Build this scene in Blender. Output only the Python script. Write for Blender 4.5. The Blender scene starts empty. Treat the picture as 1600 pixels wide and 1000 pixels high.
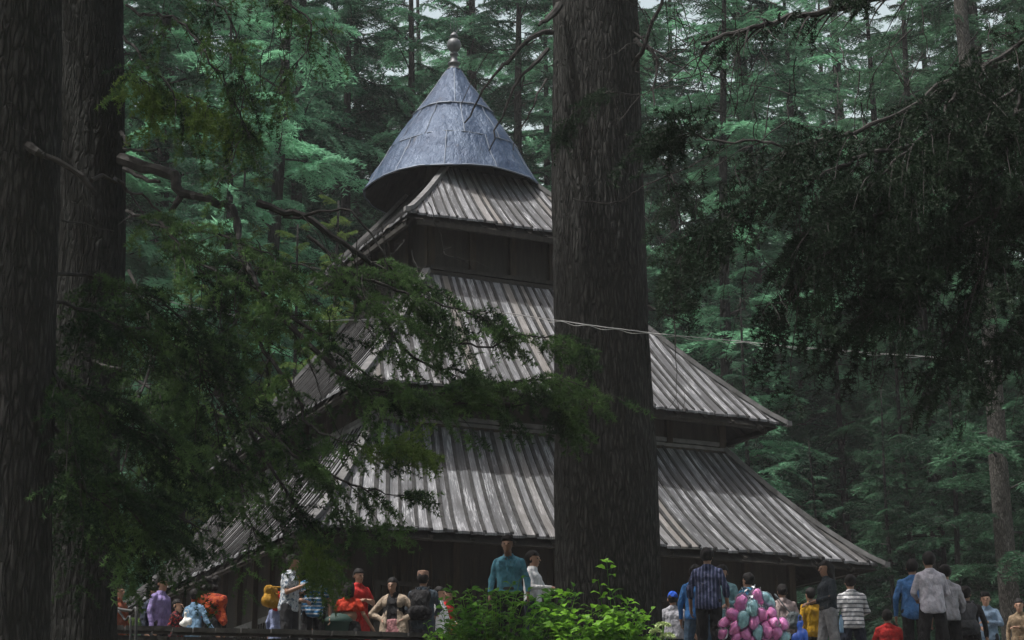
import bpy, math, random
import numpy as np
from mathutils import Vector, Matrix
rng = np.random.default_rng(7); random.seed(7)
C = bpy.context.scene.collection
scene = bpy.context.scene

# ------------------------------------------------------------------ camera, sky, sun, exposure
F = 2996.4; PITCH = 0.276; ROLL = 0.008; CAMZ = 1.6
cam_d = bpy.data.cameras.new('camera'); cam = bpy.data.objects.new('camera', cam_d); C.objects.link(cam)
cam_d.sensor_width = 36; cam_d.lens = 36 * F / 1600; cam_d.clip_end = 1500; cam_d.clip_start = 0.1
cam.matrix_world = (Matrix.Translation((0, 0, CAMZ)) @ Matrix.Rotation(math.pi / 2 + PITCH, 4, 'X')
                    @ Matrix.Rotation(-ROLL, 4, 'Z'))
scene.camera = cam
SUN = Vector((-0.32, -0.15, 0.93)).normalized()
w = bpy.data.worlds.new('World'); scene.world = w; w.use_nodes = True
nt = w.node_tree; bg = nt.nodes['Background']
sky = nt.nodes.new('ShaderNodeTexSky'); sky.sky_type = 'NISHITA'; sky.sun_disc = False
sky.sun_elevation = math.asin(SUN.z); sky.sun_rotation = math.atan2(SUN.x, SUN.y)
sky.air_density = 0.75; sky.dust_density = 9.0; sky.ozone_density = 1.0
# bright milky cloud low over the horizon, clear above
tcw = nt.nodes.new('ShaderNodeTexCoord'); sep = nt.nodes.new('ShaderNodeSeparateXYZ'); nt.links.new(tcw.outputs['Generated'], sep.inputs[0])
mr = nt.nodes.new('ShaderNodeMapRange'); nt.links.new(sep.outputs[2], mr.inputs[0]); mr.inputs[1].default_value = .66; mr.inputs[2].default_value = .30; mr.inputs[3].default_value = 0; mr.inputs[4].default_value = .75
mw = nt.nodes.new('ShaderNodeMix'); mw.data_type = 'RGBA'; nt.links.new(mr.outputs[0], mw.inputs[0]); nt.links.new(sky.outputs[0], mw.inputs[6]); mw.inputs[7].default_value = (4.6, 5.4, 5.1, 1)
nt.links.new(mw.outputs[2], bg.inputs[0]); bg.inputs[1].default_value = 0.15
sl = bpy.data.lights.new('sun', 'SUN'); sl.energy = 4.5; sl.angle = math.radians(0.5); sl.color = (1.0, 0.985, 0.95)
so = bpy.data.objects.new('sun', sl); C.objects.link(so); so.rotation_euler = SUN.to_track_quat('Z', 'Y').to_euler()
vs = scene.view_settings; vs.view_transform = 'Standard'; vs.look = 'None'; vs.gamma = 1; vs.exposure = 0.4
vs.use_curve_mapping = False

RGT = np.array(cam.matrix_world.to_3x3().col[0]); UPV = np.array(cam.matrix_world.to_3x3().col[1]); FWD = -np.array(cam.matrix_world.to_3x3().col[2])
def W(px, py, Y):
    "point on the ground plan distance Y where the pixel's sight line passes"
    d = FWD + RGT * (px - 800) / F - UPV * (py - 500) / F
    return np.array([0, 0, CAMZ]) + d * (Y / d[1])

# ------------------------------------------------------------------ helpers
def tag(o, label=None, cat=None, group=None, kind=None):
    if label: o['label'] = label
    if cat: o['category'] = cat
    if group: o['group'] = group
    if kind: o['kind'] = kind
    return o
def empty(name, loc=(0, 0, 0), rz=0, **k):
    o = bpy.data.objects.new(name, None); C.objects.link(o); o.location = loc; o.rotation_euler = (0, 0, rz)
    o.empty_display_size = .3
    return tag(o, **k)
def mesh(name, V, Q=None, T=None, mat=None, parent=None, smooth=False, uv=None, world=False, **k):
    """V (n,3); Q (m,4) quads; T (m,3) tris; uv per vertex. world=True: V are world coords, made local to an unrotated parent"""
    V = np.asarray(V, dtype=np.float32).reshape(-1, 3)
    if world and parent is not None:
        V = V - np.array(parent.location, dtype=np.float32)
    me = bpy.data.meshes.new(name)
    idx = []; starts = []; tot = []; n = 0
    if Q is not None and len(Q):
        Q = np.asarray(Q, dtype=np.int32); idx.append(Q.ravel()); tot.append(np.full(len(Q), 4)); 
    if T is not None and len(T):
        T = np.asarray(T, dtype=np.int32); idx.append(T.ravel()); tot.append(np.full(len(T), 3))
    idx = np.concatenate(idx).astype(np.int32); tot = np.concatenate(tot).astype(np.int32)
    st = np.concatenate([[0], np.cumsum(tot)[:-1]]).astype(np.int32)
    me.vertices.add(len(V)); me.vertices.foreach_set('co', V.ravel())
    me.loops.add(len(idx)); me.loops.foreach_set('vertex_index', idx)
    me.polygons.add(len(tot)); me.polygons.foreach_set('loop_start', st); me.polygons.foreach_set('loop_total', tot)
    if uv is not None:
        ul = me.uv_layers.new(name='UVMap'); ul.data.foreach_set('uv', np.asarray(uv, dtype=np.float32)[idx].ravel())
    me.update(calc_edges=True); me.validate()
    me.polygons.foreach_set('use_smooth', [smooth] * len(me.polygons))
    if mat: me.materials.append(mat)
    o = bpy.data.objects.new(name, me); C.objects.link(o)
    if parent is not None: o.parent = parent
    return tag(o, **k)
class MB:
    def __init__(s): s.v = []; s.q = []; s.t = []; s.n = 0; s.u = []
    def add(s, V, Q=None, T=None, uv=None):
        V = np.asarray(V, float).reshape(-1, 3); s.v.append(V)
        if Q is not None and len(Q): s.q.append(np.asarray(Q) + s.n)
        if T is not None and len(T): s.t.append(np.asarray(T) + s.n)
        s.u.append(np.zeros((len(V), 2)) if uv is None else np.asarray(uv, float)); s.n += len(V)
    def box(s, c, sz, R=None):
        sx, sy, sz_ = [q / 2 for q in sz]
        V = np.array([[x, y, z] for x in (-sx, sx) for y in (-sy, sy) for z in (-sz_, sz_)])
        if R is not None: V = V @ np.asarray(R).T
        s.add(V + np.asarray(c), [[0, 1, 3, 2], [4, 6, 7, 5], [0, 4, 5, 1], [2, 3, 7, 6], [0, 2, 6, 4], [1, 5, 7, 3]])
    def beam(s, a, b, wd, h, up=(0, 0, 1)):
        a = np.asarray(a, float); b = np.asarray(b, float); d = b - a; L = np.linalg.norm(d); d /= L
        sd = np.cross(d, up); sd /= np.linalg.norm(sd); u = np.cross(sd, d)
        s.box((a + b) / 2, (L, wd, h), np.array([d, sd, u]).T)
    def tube(s, P, r, n=8, cap=True):
        V, Q, T = tube(P, r, n, cap); s.add(V, Q, T)
    def build(s, name, mat=None, parent=None, smooth=False, useuv=False, **k):
        return mesh(name, np.concatenate(s.v), np.concatenate(s.q) if s.q else None, np.concatenate(s.t) if s.t else None,
                    mat, parent, smooth, np.concatenate(s.u) if useuv else None, **k)
def tube(P, r, n=8, cap=True):
    P = np.asarray(P, float); m = len(P); r = np.broadcast_to(np.asarray(r, float), (m,))
    T = np.gradient(P, axis=0); T /= np.linalg.norm(T, axis=1)[:, None] + 1e-9
    ref = np.array([0, 0, 1.]) if abs(T[0][2]) < .8 else np.array([0, 1., 0])
    N = np.cross(T, ref); N /= np.linalg.norm(N, axis=1)[:, None] + 1e-9; B = np.cross(T, N)
    a = np.linspace(0, 2 * np.pi, n, endpoint=False)
    V = (P[:, None] + r[:, None, None] * (np.cos(a)[None, :, None] * N[:, None] + np.sin(a)[None, :, None] * B[:, None])).reshape(-1, 3)
    i = np.arange(m - 1)[:, None] * n; j = np.arange(n)[None]; k = (j + 1) % n
    Q = np.stack([i + j, i + k, i + n + k, i + n + j], -1).reshape(-1, 4)
    Tt = None
    if cap:
        V = np.concatenate([V, P[:1], P[-1:]]); c0 = m * n; c1 = c0 + 1; j = np.arange(n); k = (j + 1) % n
        Tt = np.concatenate([np.stack([np.full(n, c0), k, j], -1), np.stack([np.full(n, c1), j + (m - 1) * n, k + (m - 1) * n], -1)])
    return V, Q, Tt
def spline(P, n):
    "Catmull-Rom through P, n samples"
    P = np.asarray(P, float); m = len(P)
    if m == 2: return P[0] + (P[1] - P[0]) * np.linspace(0, 1, n)[:, None]
    E = np.concatenate([[2 * P[0] - P[1]], P, [2 * P[-1] - P[-2]]]); t = np.linspace(0, m - 1 - 1e-6, n); i = t.astype(int); f = (t - i)[:, None]
    a, b, c, d = E[i], E[i + 1], E[i + 2], E[i + 3]
    return .5 * ((2 * b) + (c - a) * f + (2 * a - 5 * b + 4 * c - d) * f ** 2 + (3 * b - a - 3 * c + d) * f ** 3)
def lathe(prof, n=24, c=(0, 0, 0)):
    prof = np.asarray(prof, float); m = len(prof); a = np.linspace(0, 2 * np.pi, n, endpoint=False)
    V = np.stack([prof[:, None, 0] * np.cos(a), prof[:, None, 0] * np.sin(a), np.broadcast_to(prof[:, None, 1], (m, n))], -1).reshape(-1, 3) + np.asarray(c)
    i = np.arange(m - 1)[:, None] * n; j = np.arange(n)[None]; k = (j + 1) % n
    return V, np.stack([i + j, i + k, i + n + k, i + n + j], -1).reshape(-1, 4)
def vnoise(p, seed=0):
    "smooth value noise, p (n,3) -> (n,) in -1..1"
    p = np.asarray(p, float); i = np.floor(p).astype(np.int64); f = p - i; f = f * f * (3 - 2 * f); out = 0
    def h(a):
        x = (a[:, 0] * 374761393 + a[:, 1] * 668265263 + a[:, 2] * 2147483647 + seed * 974711) & 0xffffffff
        x = ((x ^ (x >> 13)) * 1274126177) & 0xffffffff; return ((x ^ (x >> 16)) & 0xffff) / 32767.5 - 1
    for dx in (0, 1):
        for dy in (0, 1):
            for dz in (0, 1):
                wt = (f[:, 0] if dx else 1 - f[:, 0]) * (f[:, 1] if dy else 1 - f[:, 1]) * (f[:, 2] if dz else 1 - f[:, 2])
                out = out + wt * h(i + np.array([dx, dy, dz]))
    return out
ORD = ['first', 'second', 'third', 'fourth', 'fifth', 'sixth', 'seventh', 'eighth', 'ninth', 'tenth', 'eleventh', 'twelfth', 'thirteenth', 'fourteenth', 'fifteenth', 'sixteenth', 'seventeenth', 'eighteenth']

# ------------------------------------------------------------------ materials
def newmat(name, col=(.5, .5, .5), rough=.8, metal=0, spec=.3):
    m = bpy.data.materials.new(name); m.use_nodes = True; b = m.node_tree.nodes['Principled BSDF']
    b.inputs['Base Color'].default_value = (*col, 1); b.inputs['Roughness'].default_value = rough
    b.inputs['Metallic'].default_value = metal; b.inputs['Specular IOR Level'].default_value = spec
    return m
def N(m, t, **k):
    n = m.node_tree.nodes.new(t)
    for a, v in k.items(): setattr(n, a, v)
    return n
def L(m, a, b): m.node_tree.links.new(a, b)
def bsdf(m): return m.node_tree.nodes['Principled BSDF']
def ramp(m, src, stops):
    r = N(m, 'ShaderNodeValToRGB'); L(m, src, r.inputs[0]); e = r.color_ramp.elements
    while len(e) < len(stops): e.new(.5)
    for q, (p, c) in zip(e, stops): q.position = p; q.color = (*c, 1) if len(c) == 3 else c
    return r.outputs[0]
def coords(m, kind='Object', scale=(1, 1, 1)):
    tc = N(m, 'ShaderNodeTexCoord'); mp = N(m, 'ShaderNodeMapping'); mp.inputs['Scale'].default_value = scale
    L(m, tc.outputs[kind], mp.inputs[0]); return mp.outputs[0]
def noise(m, vec, scale, detail=4, rough=.55):
    n = N(m, 'ShaderNodeTexNoise'); n.inputs['Scale'].default_value = scale; n.inputs['Detail'].default_value = detail
    n.inputs['Roughness'].default_value = rough; L(m, vec, n.inputs['Vector']); return n.outputs[0]
def bump(m, h, dist=.02, strength=.6):
    b = N(m, 'ShaderNodeBump'); b.inputs['Distance'].default_value = dist; b.inputs['Strength'].default_value = strength
    L(m, h, b.inputs['Height']); L(m, b.outputs[0], bsdf(m).inputs['Normal'])
def mixc(m, f, a, b, mode='MIX'):
    n = N(m, 'ShaderNodeMix', data_type='RGBA', blend_type=mode)
    for s, v in ((n.inputs[0], f), (n.inputs[6], a), (n.inputs[7], b)):
        if isinstance(v, (int, float)): s.default_value = v
        elif isinstance(v, tuple): s.default_value = (*v, 1)
        else: L(m, v, s)
    return n.outputs[2]

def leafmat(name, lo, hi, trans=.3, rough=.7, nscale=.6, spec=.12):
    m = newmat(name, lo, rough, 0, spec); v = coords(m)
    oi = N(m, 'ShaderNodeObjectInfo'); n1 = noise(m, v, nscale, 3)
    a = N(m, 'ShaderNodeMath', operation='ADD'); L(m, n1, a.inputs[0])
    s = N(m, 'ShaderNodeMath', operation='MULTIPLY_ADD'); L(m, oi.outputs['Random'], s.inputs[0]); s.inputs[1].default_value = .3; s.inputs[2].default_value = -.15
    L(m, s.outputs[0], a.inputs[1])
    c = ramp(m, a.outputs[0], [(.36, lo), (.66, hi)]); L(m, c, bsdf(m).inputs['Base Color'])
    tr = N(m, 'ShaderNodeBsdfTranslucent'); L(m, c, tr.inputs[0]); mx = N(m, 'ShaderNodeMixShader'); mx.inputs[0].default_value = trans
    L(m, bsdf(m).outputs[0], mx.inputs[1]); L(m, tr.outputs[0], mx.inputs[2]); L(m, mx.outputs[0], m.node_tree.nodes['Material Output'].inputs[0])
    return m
M = {}
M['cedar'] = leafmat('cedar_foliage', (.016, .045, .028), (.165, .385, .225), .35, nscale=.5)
M['cedar_shade'] = leafmat('shade_foliage', (.014, .038, .022), (.085, .20, .11), .3, nscale=.5)  # darker copy of the cedar leaves: shade on the right painted into the colour
M['cedar_lit'] = leafmat('lit_foliage', (.03, .08, .05), (.23, .50, .31), .4, nscale=.5)  # brighter copy of the cedar leaves: boughs catching light, painted into the colour
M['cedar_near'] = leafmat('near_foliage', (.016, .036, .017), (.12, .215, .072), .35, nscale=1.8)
M['cedar_dark_shade'] = leafmat('dark_shade_foliage', (.012, .024, .013), (.026, .050, .026), .2, nscale=1.0)  # deep shade of the overhanging boughs put into the leaf colour
M['cedar_lime'] = leafmat('lime_foliage', (.075, .13, .03), (.13, .20, .05), .4, nscale=1.5)  # lime leaf colour, partly the painted glow of sunlit and backlit leaves
M['leaf'] = leafmat('bush_leaf', (.035, .10, .012), (.17, .36, .035), .45, .45, 3)
M['leaf2'] = leafmat('small_leaf', (.06, .16, .025), (.24, .48, .06), .5, .45, 4)
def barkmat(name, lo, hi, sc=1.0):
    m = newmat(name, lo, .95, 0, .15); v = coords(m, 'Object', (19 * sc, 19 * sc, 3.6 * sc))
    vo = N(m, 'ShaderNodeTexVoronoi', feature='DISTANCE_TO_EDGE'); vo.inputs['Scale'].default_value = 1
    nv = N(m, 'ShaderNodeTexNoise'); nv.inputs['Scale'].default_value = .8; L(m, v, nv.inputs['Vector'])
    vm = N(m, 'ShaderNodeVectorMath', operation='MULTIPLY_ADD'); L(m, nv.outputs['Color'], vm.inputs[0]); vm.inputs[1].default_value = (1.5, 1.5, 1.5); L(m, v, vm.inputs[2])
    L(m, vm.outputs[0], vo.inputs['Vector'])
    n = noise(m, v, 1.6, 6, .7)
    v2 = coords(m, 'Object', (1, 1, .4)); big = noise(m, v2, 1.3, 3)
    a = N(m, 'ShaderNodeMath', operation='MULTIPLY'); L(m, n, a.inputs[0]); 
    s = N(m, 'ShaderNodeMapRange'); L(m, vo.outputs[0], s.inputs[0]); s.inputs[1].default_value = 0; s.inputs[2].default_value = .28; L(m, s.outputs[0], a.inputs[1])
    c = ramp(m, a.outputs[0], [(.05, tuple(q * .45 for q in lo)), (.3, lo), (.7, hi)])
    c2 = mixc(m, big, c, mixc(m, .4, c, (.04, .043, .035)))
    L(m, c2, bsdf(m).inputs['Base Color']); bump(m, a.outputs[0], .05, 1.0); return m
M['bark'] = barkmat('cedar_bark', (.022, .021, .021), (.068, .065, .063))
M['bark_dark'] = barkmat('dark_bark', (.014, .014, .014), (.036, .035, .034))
M['bark_grey'] = barkmat('grey_bark', (.09, .085, .078), (.24, .23, .21), 2)
M['twig'] = newmat('twig', (.055, .048, .043), .9); 
_v = coords(M['twig']); L(M['twig'], ramp(M['twig'], noise(M['twig'], _v, 6, 4), [(.4, (.014, .013, .012)), (.7, (.045, .042, .040))]), bsdf(M['twig']).inputs['Base Color'])
M['deadtwig'] = newmat('dead_twig', (.20, .185, .17), .9)

def plankmat():
    m = newmat('weathered_planks', (.2, .2, .2), .75, 0, .3)
    tc = N(m, 'ShaderNodeTexCoord'); sx = N(m, 'ShaderNodeSeparateXYZ'); L(m, tc.outputs['UV'], sx.inputs[0])
    fl = N(m, 'ShaderNodeMath', operation='FLOOR'); L(m, sx.outputs[0], fl.inputs[0])
    wn = N(m, 'ShaderNodeTexWhiteNoise', noise_dimensions='1D'); L(m, fl.outputs[0], wn.inputs['W'])
    grain = noise(m, coords(m, 'UV', (14, 1.1, 1)), 1.0, 6, .65)
    blot = noise(m, coords(m, 'UV', (1.1, .9, 1)), 1.0, 6, .7)
    fine = noise(m, coords(m, 'UV', (7, 1.3, 1)), 2.0, 5, .7)
    a = N(m, 'ShaderNodeMath', operation='MULTIPLY_ADD'); L(m, wn.outputs[0], a.inputs[0]); a.inputs[1].default_value = .34; L(m, grain, a.inputs[2])
    c = ramp(m, a.outputs[0], [(.32, (.034, .035, .038)), (.55, (.068, .070, .076)), (.78, (.115, .118, .127)), (1, (.20, .205, .22))])
    # pale lichen / bleached patches and dark damp ones
    mm = N(m, 'ShaderNodeMath', operation='MULTIPLY'); L(m, blot, mm.inputs[0]); L(m, fine, mm.inputs[1])
    k = ramp(m, mm.outputs[0], [(.27, (0, 0, 0)), (.34, (1, 1, 1))])
    c = mixc(m, k, c, (.27, .275, .29))
    dk = ramp(m, blot, [(.36, (1, 1, 1)), (.5, (0, 0, 0))]); c = mixc(m, dk, c, mixc(m, .55, c, (.03, .03, .03)))
    br = ramp(m, wn.outputs[1], [(.72, (0, 0, 0)), (.8, (.5, .5, .5))]); c = mixc(m, br, c, (.13, .112, .092))
    L(m, c, bsdf(m).inputs['Base Color']); bump(m, grain, .01, .7)
    return m
M['plank'] = plankmat()
def woodmat(name, lo, hi, sc=(3, 3, 14), rough=.85):
    m = newmat(name, lo, rough, 0, .2); n = noise(m, coords(m, 'Object', sc), 1, 5, .65)
    L(m, ramp(m, n, [(.32, lo), (.7, hi)]), bsdf(m).inputs['Base Color']); bump(m, n, .01, .5); return m
M['beam'] = woodmat('grey_timber', (.06, .06, .061), (.15, .15, .153), (3, 3, 3))
M['batten_shadow'] = woodmat('shadow_batten', (.012, .012, .012), (.045, .045, .046), (6, 6, 6))  # shadow lines between the roof boards put into the batten colour
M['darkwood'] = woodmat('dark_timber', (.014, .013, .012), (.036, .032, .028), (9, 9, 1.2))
M['carved'] = woodmat('carved_timber', (.014, .012, .010), (.045, .033, .024), (16, 16, 2))
M['plaster'] = woodmat('pale_panel', (.06, .06, .063), (.15, .15, .15), (5, 5, 5))
def stonemat(name, lo, hi, sc=3):
    m = newmat(name, lo, .95, 0, .2); v = coords(m); n = noise(m, v, sc, 8, .65)
    L(m, ramp(m, n, [(.35, lo), (.65, hi)]), bsdf(m).inputs['Base Color']); bump(m, n, .03, .7); return m
M['stone'] = stonemat('dry_stone', (.022, .021, .02), (.07, .067, .062))
M['paving'] = stonemat('paving', (.12, .115, .105), (.22, .21, .195))
M['soil'] = stonemat('forest_floor', (.035, .035, .022), (.09, .08, .05), .8)
def metalmat():
    m = newmat('weathered_tin', (.3, .36, .45), .42, .25, .2); v = coords(m)
    n = noise(m, v, 1.6, 6, .65); n2 = noise(m, coords(m, 'Object', (1, 1, .35)), 5, 5, .7)
    c = ramp(m, n, [(.3, (.018, .032, .062)), (.5, (.028, .048, .086)), (.72, (.060, .086, .130))])
    ru = ramp(m, n2, [(.6, (0, 0, 0)), (.74, (.6, .6, .6))]); c = mixc(m, ru, c, (.10, .09, .085))
    L(m, c, bsdf(m).inputs['Base Color']); L(m, ramp(m, n2, [(.3, (.28, .28, .28)), (.7, (.6, .6, .6))]), bsdf(m).inputs['Roughness'])
    bump(m, n2, .09, .8); return m
M['tin'] = metalmat()
M['finial'] = newmat('dull_brass', (.08, .085, .09), .5, .4)
def cloth(name, col, var=.25, pattern=None):
    col = tuple(q * .62 for q in col); m = newmat(name, col, .85, 0, .2); n = noise(m, coords(m), 14, 4, .6)
    lo = tuple(q * (1 - var) for q in col); hi = tuple(min(1, q * (1 + var)) for q in col)
    c = ramp(m, n, [(.3, lo), (.7, hi)])
    if pattern:
        kind, c2, sc = pattern; c2 = tuple(q * .7 for q in c2)
        if kind == 'check':
            for ax in ((1, 0, 0), (0, 0, 1)):
                wv = N(m, 'ShaderNodeTexWave', bands_direction='Z' if ax[2] else 'X'); wv.inputs['Scale'].default_value = sc
                L(m, coords(m), wv.inputs['Vector']); c = mixc(m, ramp(m, wv.outputs[1], [(.55, (0, 0, 0)), (.75, (.6, .6, .6))]), c, c2)
        elif kind == 'vstripe':
            wv = N(m, 'ShaderNodeTexWave', bands_direction='X'); wv.inputs['Scale'].default_value = sc; L(m, coords(m), wv.inputs['Vector'])
            c = mixc(m, ramp(m, wv.outputs[1], [(.6, (0, 0, 0)), (.8, (.7, .7, .7))]), c, c2)
        elif kind == 'stripe':
            wv = N(m, 'ShaderNodeTexWave', bands_direction='Z'); wv.inputs['Scale'].default_value = sc; wv.inputs['Distortion'].default_value = .6; L(m, coords(m), wv.inputs['Vector'])
            c = mixc(m, ramp(m, wv.outputs[1], [(.68, (0, 0, 0)), (.78, (1, 1, 1))]), c, c2)
        elif kind == 'spot':
            c = mixc(m, ramp(m, noise(m, coords(m), sc, 3, .5), [(.53, (0, 0, 0)), (.58, (1, 1, 1))]), c, c2)
    L(m, c, bsdf(m).inputs['Base Color']); bump(m, noise(m, coords(m, 'Object', (9, 9, 5)), 1.8, 3, .5), .07, .8); return m

# ------------------------------------------------------------------ ground, terrace
FLOOR = 4.35
def ground():
    xs = np.concatenate([np.linspace(-400, -45, 12), np.linspace(-40, 40, 81), np.linspace(45, 400, 12)])
    ys = np.concatenate([np.linspace(-60, 10, 15), np.linspace(11, 27.6, 36), [30, 34, 38, 42, 46, 50, 54, 58], np.linspace(60, 150, 46), np.linspace(170, 700, 14)])
    X, Y = np.meshgrid(xs, ys); k = np.clip((Y - 12) / 12, 0, 1); z = 3.1 * k * k * (3 - 2 * k)
    back = np.clip((Y - 62) / 60, 0, 1); z = np.where(Y > 28, 3.2 + 9 * back ** 1.3, z)
    z += .25 * vnoise(np.stack([X.ravel() * .35, Y.ravel() * .35, X.ravel() * 0], 1)).reshape(X.shape) * np.clip((Y - 2) / 10, .1, 1)
    z = np.where((Y > 23) & (Y < 62), np.minimum(z, 3.9), z)
    n, mm = X.shape[1], X.shape[0]; i = np.arange(mm - 1)[:, None] * n; j = np.arange(n - 1)[None]
    mesh('ground', np.stack([X, Y, z], -1), np.stack([i + j, i + j + 1, i + n + j + 1, i + n + j], -1).reshape(-1, 4), None, M['soil'], smooth=True, kind='structure')
ground()
b = MB()
# terrace slab: its edge runs behind the low wall on the left and steps forward on the right
ed = [(-40, 28.4), (W(180, 975, 28.0)[0], 28.1), (W(700, 990, 29.4)[0], 29.5), (-.5, 25.6), (40, 24.6)]
top = [(x, y, FLOOR) for x, y in ed]; bot = [(x, y, FLOOR - 2.2) for x, y in ed]
bk = [(-40, 62, FLOOR), (40, 62, FLOOR)]
V = np.array(top + bot + bk); Qs = [[i, i + 5, i + 6, i + 1] for i in range(4)]
b.add(V, Qs, [[0, 1, 10], [1, 2, 10], [2, 11, 10], [2, 3, 11], [3, 4, 11]])
b.build('terrace', M['paving'], kind='structure')
def parapet():
    a = W(165, 975, 28.0); c = W(720, 995, 29.5); zt = (a[2] + c[2]) / 2; n = 60
    e = empty('terrace_wall', ((a[0] + c[0]) / 2, (a[1] + c[1]) / 2, FLOOR - .6), label='low dark dry-stone wall along the terrace edge in front of the left crowd', cat='wall')
    m = MB(); r2 = np.random.default_rng(3)
    for row in range(5):
        x = 0.
        while x < 1:
            d = r2.uniform(.03, .07); p = a + (c - a) * min(1, x); q = a + (c - a) * min(1, x + d - .002)
            z0 = FLOOR - .6 + row * .215; h = .205; p = np.array([p[0], p[1] - .0 + r2.uniform(-.03, .03), z0 + h / 2]); q = np.array([q[0], q[1], z0 + h / 2 ])
            q[1] = p[1] + (c[1] - a[1]) * d
            m.beam(p, q, .36, h); x += d
    m.build('stonework', M['stone'], e, world=True)
    m = MB(); x = 0.
    while x < 1:
        d = r2.uniform(.05, .09); p = a + (c - a) * min(1, x); q = a + (c - a) * min(1, x + d - .003)
        zc = zt - .045 + r2.uniform(-.006, .006); m.beam((p[0], p[1] + r2.uniform(-.02, .02), zc), (q[0], q[1] , zc + r2.uniform(-.005, .005)), .44, .07); x += d
    m.build('coping', M['stone'], e, world=True)
parapet()

# ------------------------------------------------------------------ temple
K = 1.4; TH = .451; HW = -.078
TX0 = -.756; TD = 30.
ea = np.array([math.cos(TH), math.sin(TH)]); eb = np.array([-math.sin(TH), math.cos(TH)])
tc0 = np.array([TX0, TD]) * K
temple = empty('temple', (tc0[0], tc0[1], FLOOR), TH, label='tall dark timber temple with three square plank roofs and a metal cone on top', cat='temple')
AX = 1 + HW
def off(dx, dy):     # world offset -> local temple axes
    d = np.array([dx, dy]) * K; return d @ ea, d @ eb
TIERS = [  # name, eave half, eave z, top half, top z, offset
    ('bottom_roof', 4.699, 4.153, 3.092, 5.932, (.069, 0)), ('middle_roof', 3.646, 6.375, 1.70, 8.60, (.139, 0)), ('upper_roof', 2.054, 9.45, .80, 10.72, (.034, 0))]
def zl(z): return z * K + CAMZ - FLOOR
def roof(name, s, z0, t, z1, of, npl, seed, mat):
    s *= K; t *= K; z0 = zl(z0); z1 = zl(z1); ox, oy = off(*of); r2 = np.random.default_rng(seed)
    pl = MB(); bt = MB(); uf = MB(); NR = 9
    for side in range(4):
        hx, hy = (s * AX, s) if side % 2 == 0 else (s, s * AX); tx, ty = (t * AX, t) if side % 2 == 0 else (t, t * AX)
        a = side * math.pi / 2; R = np.array([[math.cos(a), -math.sin(a)], [math.sin(a), math.cos(a)]])
        ex = np.array([math.cos(TH * 0), 0])
        p = max(1.0, hx / tx)
        FC = .80
        def fm(e): return min(1., max(0., (hx - abs(e)) / max(1e-6, (hx - tx) - (1 - FC) * abs(e)))) if abs(e) < hx - 1e-6 else 0.
        def pt(e, f, lift=0., ext=0., full=False):
            if not full: f = f * fm(e)
            # f 0 at the eave, 1 at the top; roofs are slightly hollow
            x = e * (1 - (1 - FC) * f) if not full else e * (1 - f) + math.copysign(tx, e) * f; y = -(hy + (ty - hy) * f) - ext
            z = z0 + (z1 - z0) * f - .16 * (s / 6.5) * 4 * f * (1 - f) - ext * .8
            z += .07 * (s / 6.5) * (abs(e) / hx) ** 4 * (1 - f) * -1
            v = R @ np.array([x, y]); return [v[0] + ox, v[1] + oy, z + lift]
        # irregular board widths
        ws = r2.uniform(.75, 1.25, npl); es = -hx + 2 * hx * np.concatenate([[0], np.cumsum(ws) / ws.sum()])
        fs = np.linspace(0, 1, NR); ln = math.hypot(hy - ty, z1 - z0)
        for i in range(npl):
            e0, e1 = es[i], es[i + 1]; ext = r2.uniform(-.03, .05); lf = r2.uniform(0, .015); cup = r2.uniform(-.01, .025)
            V = []; U = []; nu = side * 100 + i + seed * 1000
            for j, f in enumerate(fs):
                x_ = ext if j == 0 else 0
                for q, (e, l) in enumerate(((e0, lf), ((e0 + e1) / 2, lf + cup), (e1, lf + .012))):
                    V.append(pt(e, f, l + .03, x_)); U.append((nu + .08 + .42 * q, f * fm(e) * ln))
            Qd = [[j * 3 + q, j * 3 + q + 1, j * 3 + q + 4, j * 3 + q + 3] for j in range(NR - 1) for q in range(2)]
            nb = len(V); V += [[v[0], v[1], v[2] - .05] for v in V[:3]]; U += U[:3]   # board end grain
            Qd += [[nb, nb + 1, 1, 0], [nb + 1, nb + 2, 2, 1]]
            pl.add(V, Qd, uv=U)
        for i in range(0, npl + 1):
            e = es[i]; wd = .040 * r2.uniform(.8, 1.2) * (s / 6.5) ** .5; V = []; U = []; nu = 50000 + side * 100 + i; hgt = .085 * r2.uniform(.8, 1.1); ext = r2.uniform(0, .06)
            if i in (0, npl): continue
            for j, f in enumerate(fs):
                x_ = ext if j == 0 else 0
                for (de, l) in ((-wd, .02), (-wd * .85, hgt), (wd * .85, hgt), (wd, .02)):
                    q = pt(e, f, l, x_); u = R @ np.array([de, 0]); V.append([q[0] + u[0], q[1] + u[1], q[2]]); U.append((nu + .3 + de, f * fm(e) * ln))
            Qd = [[j * 4 + q, j * 4 + q + 1, j * 4 + q + 5, j * 4 + q + 4] for j in range(NR - 1) for q in range(3)] + [[0, 3, 2, 1]]
            bt.add(V, Qd, uv=U)
        # underside boarding
        V = []; 
        for f in (0, .25, .5, .75, 1):
            V += [pt(-hx, f, -.10, 0, True), pt(hx, f, -.10, 0, True)]
        uf.add(V, [[2 * j, 2 * j + 2, 2 * j + 3, 2 * j + 1] for j in range(4)])
        for i in range(14):     # rafters under the eave
            e = -hx * .9 + 1.8 * hx * i / 13; uf.beam(pt(e, .015, -.16), pt(e, .34, -.16), .09, .11) if fm(e) > .2 else None
        uf.beam(pt(-hx * .93, .16, -.20), pt(hx * .93, .16, -.20), .08, .10)
    rf = pl.build(name, mat, temple, useuv=True)
    if name == 'bottom_roof': pass
    bt.build('shadow_batten_strips', M['batten_shadow'], rf, useuv=True)
    uf.build('eave_underside', M['darkwood'], rf)
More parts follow.
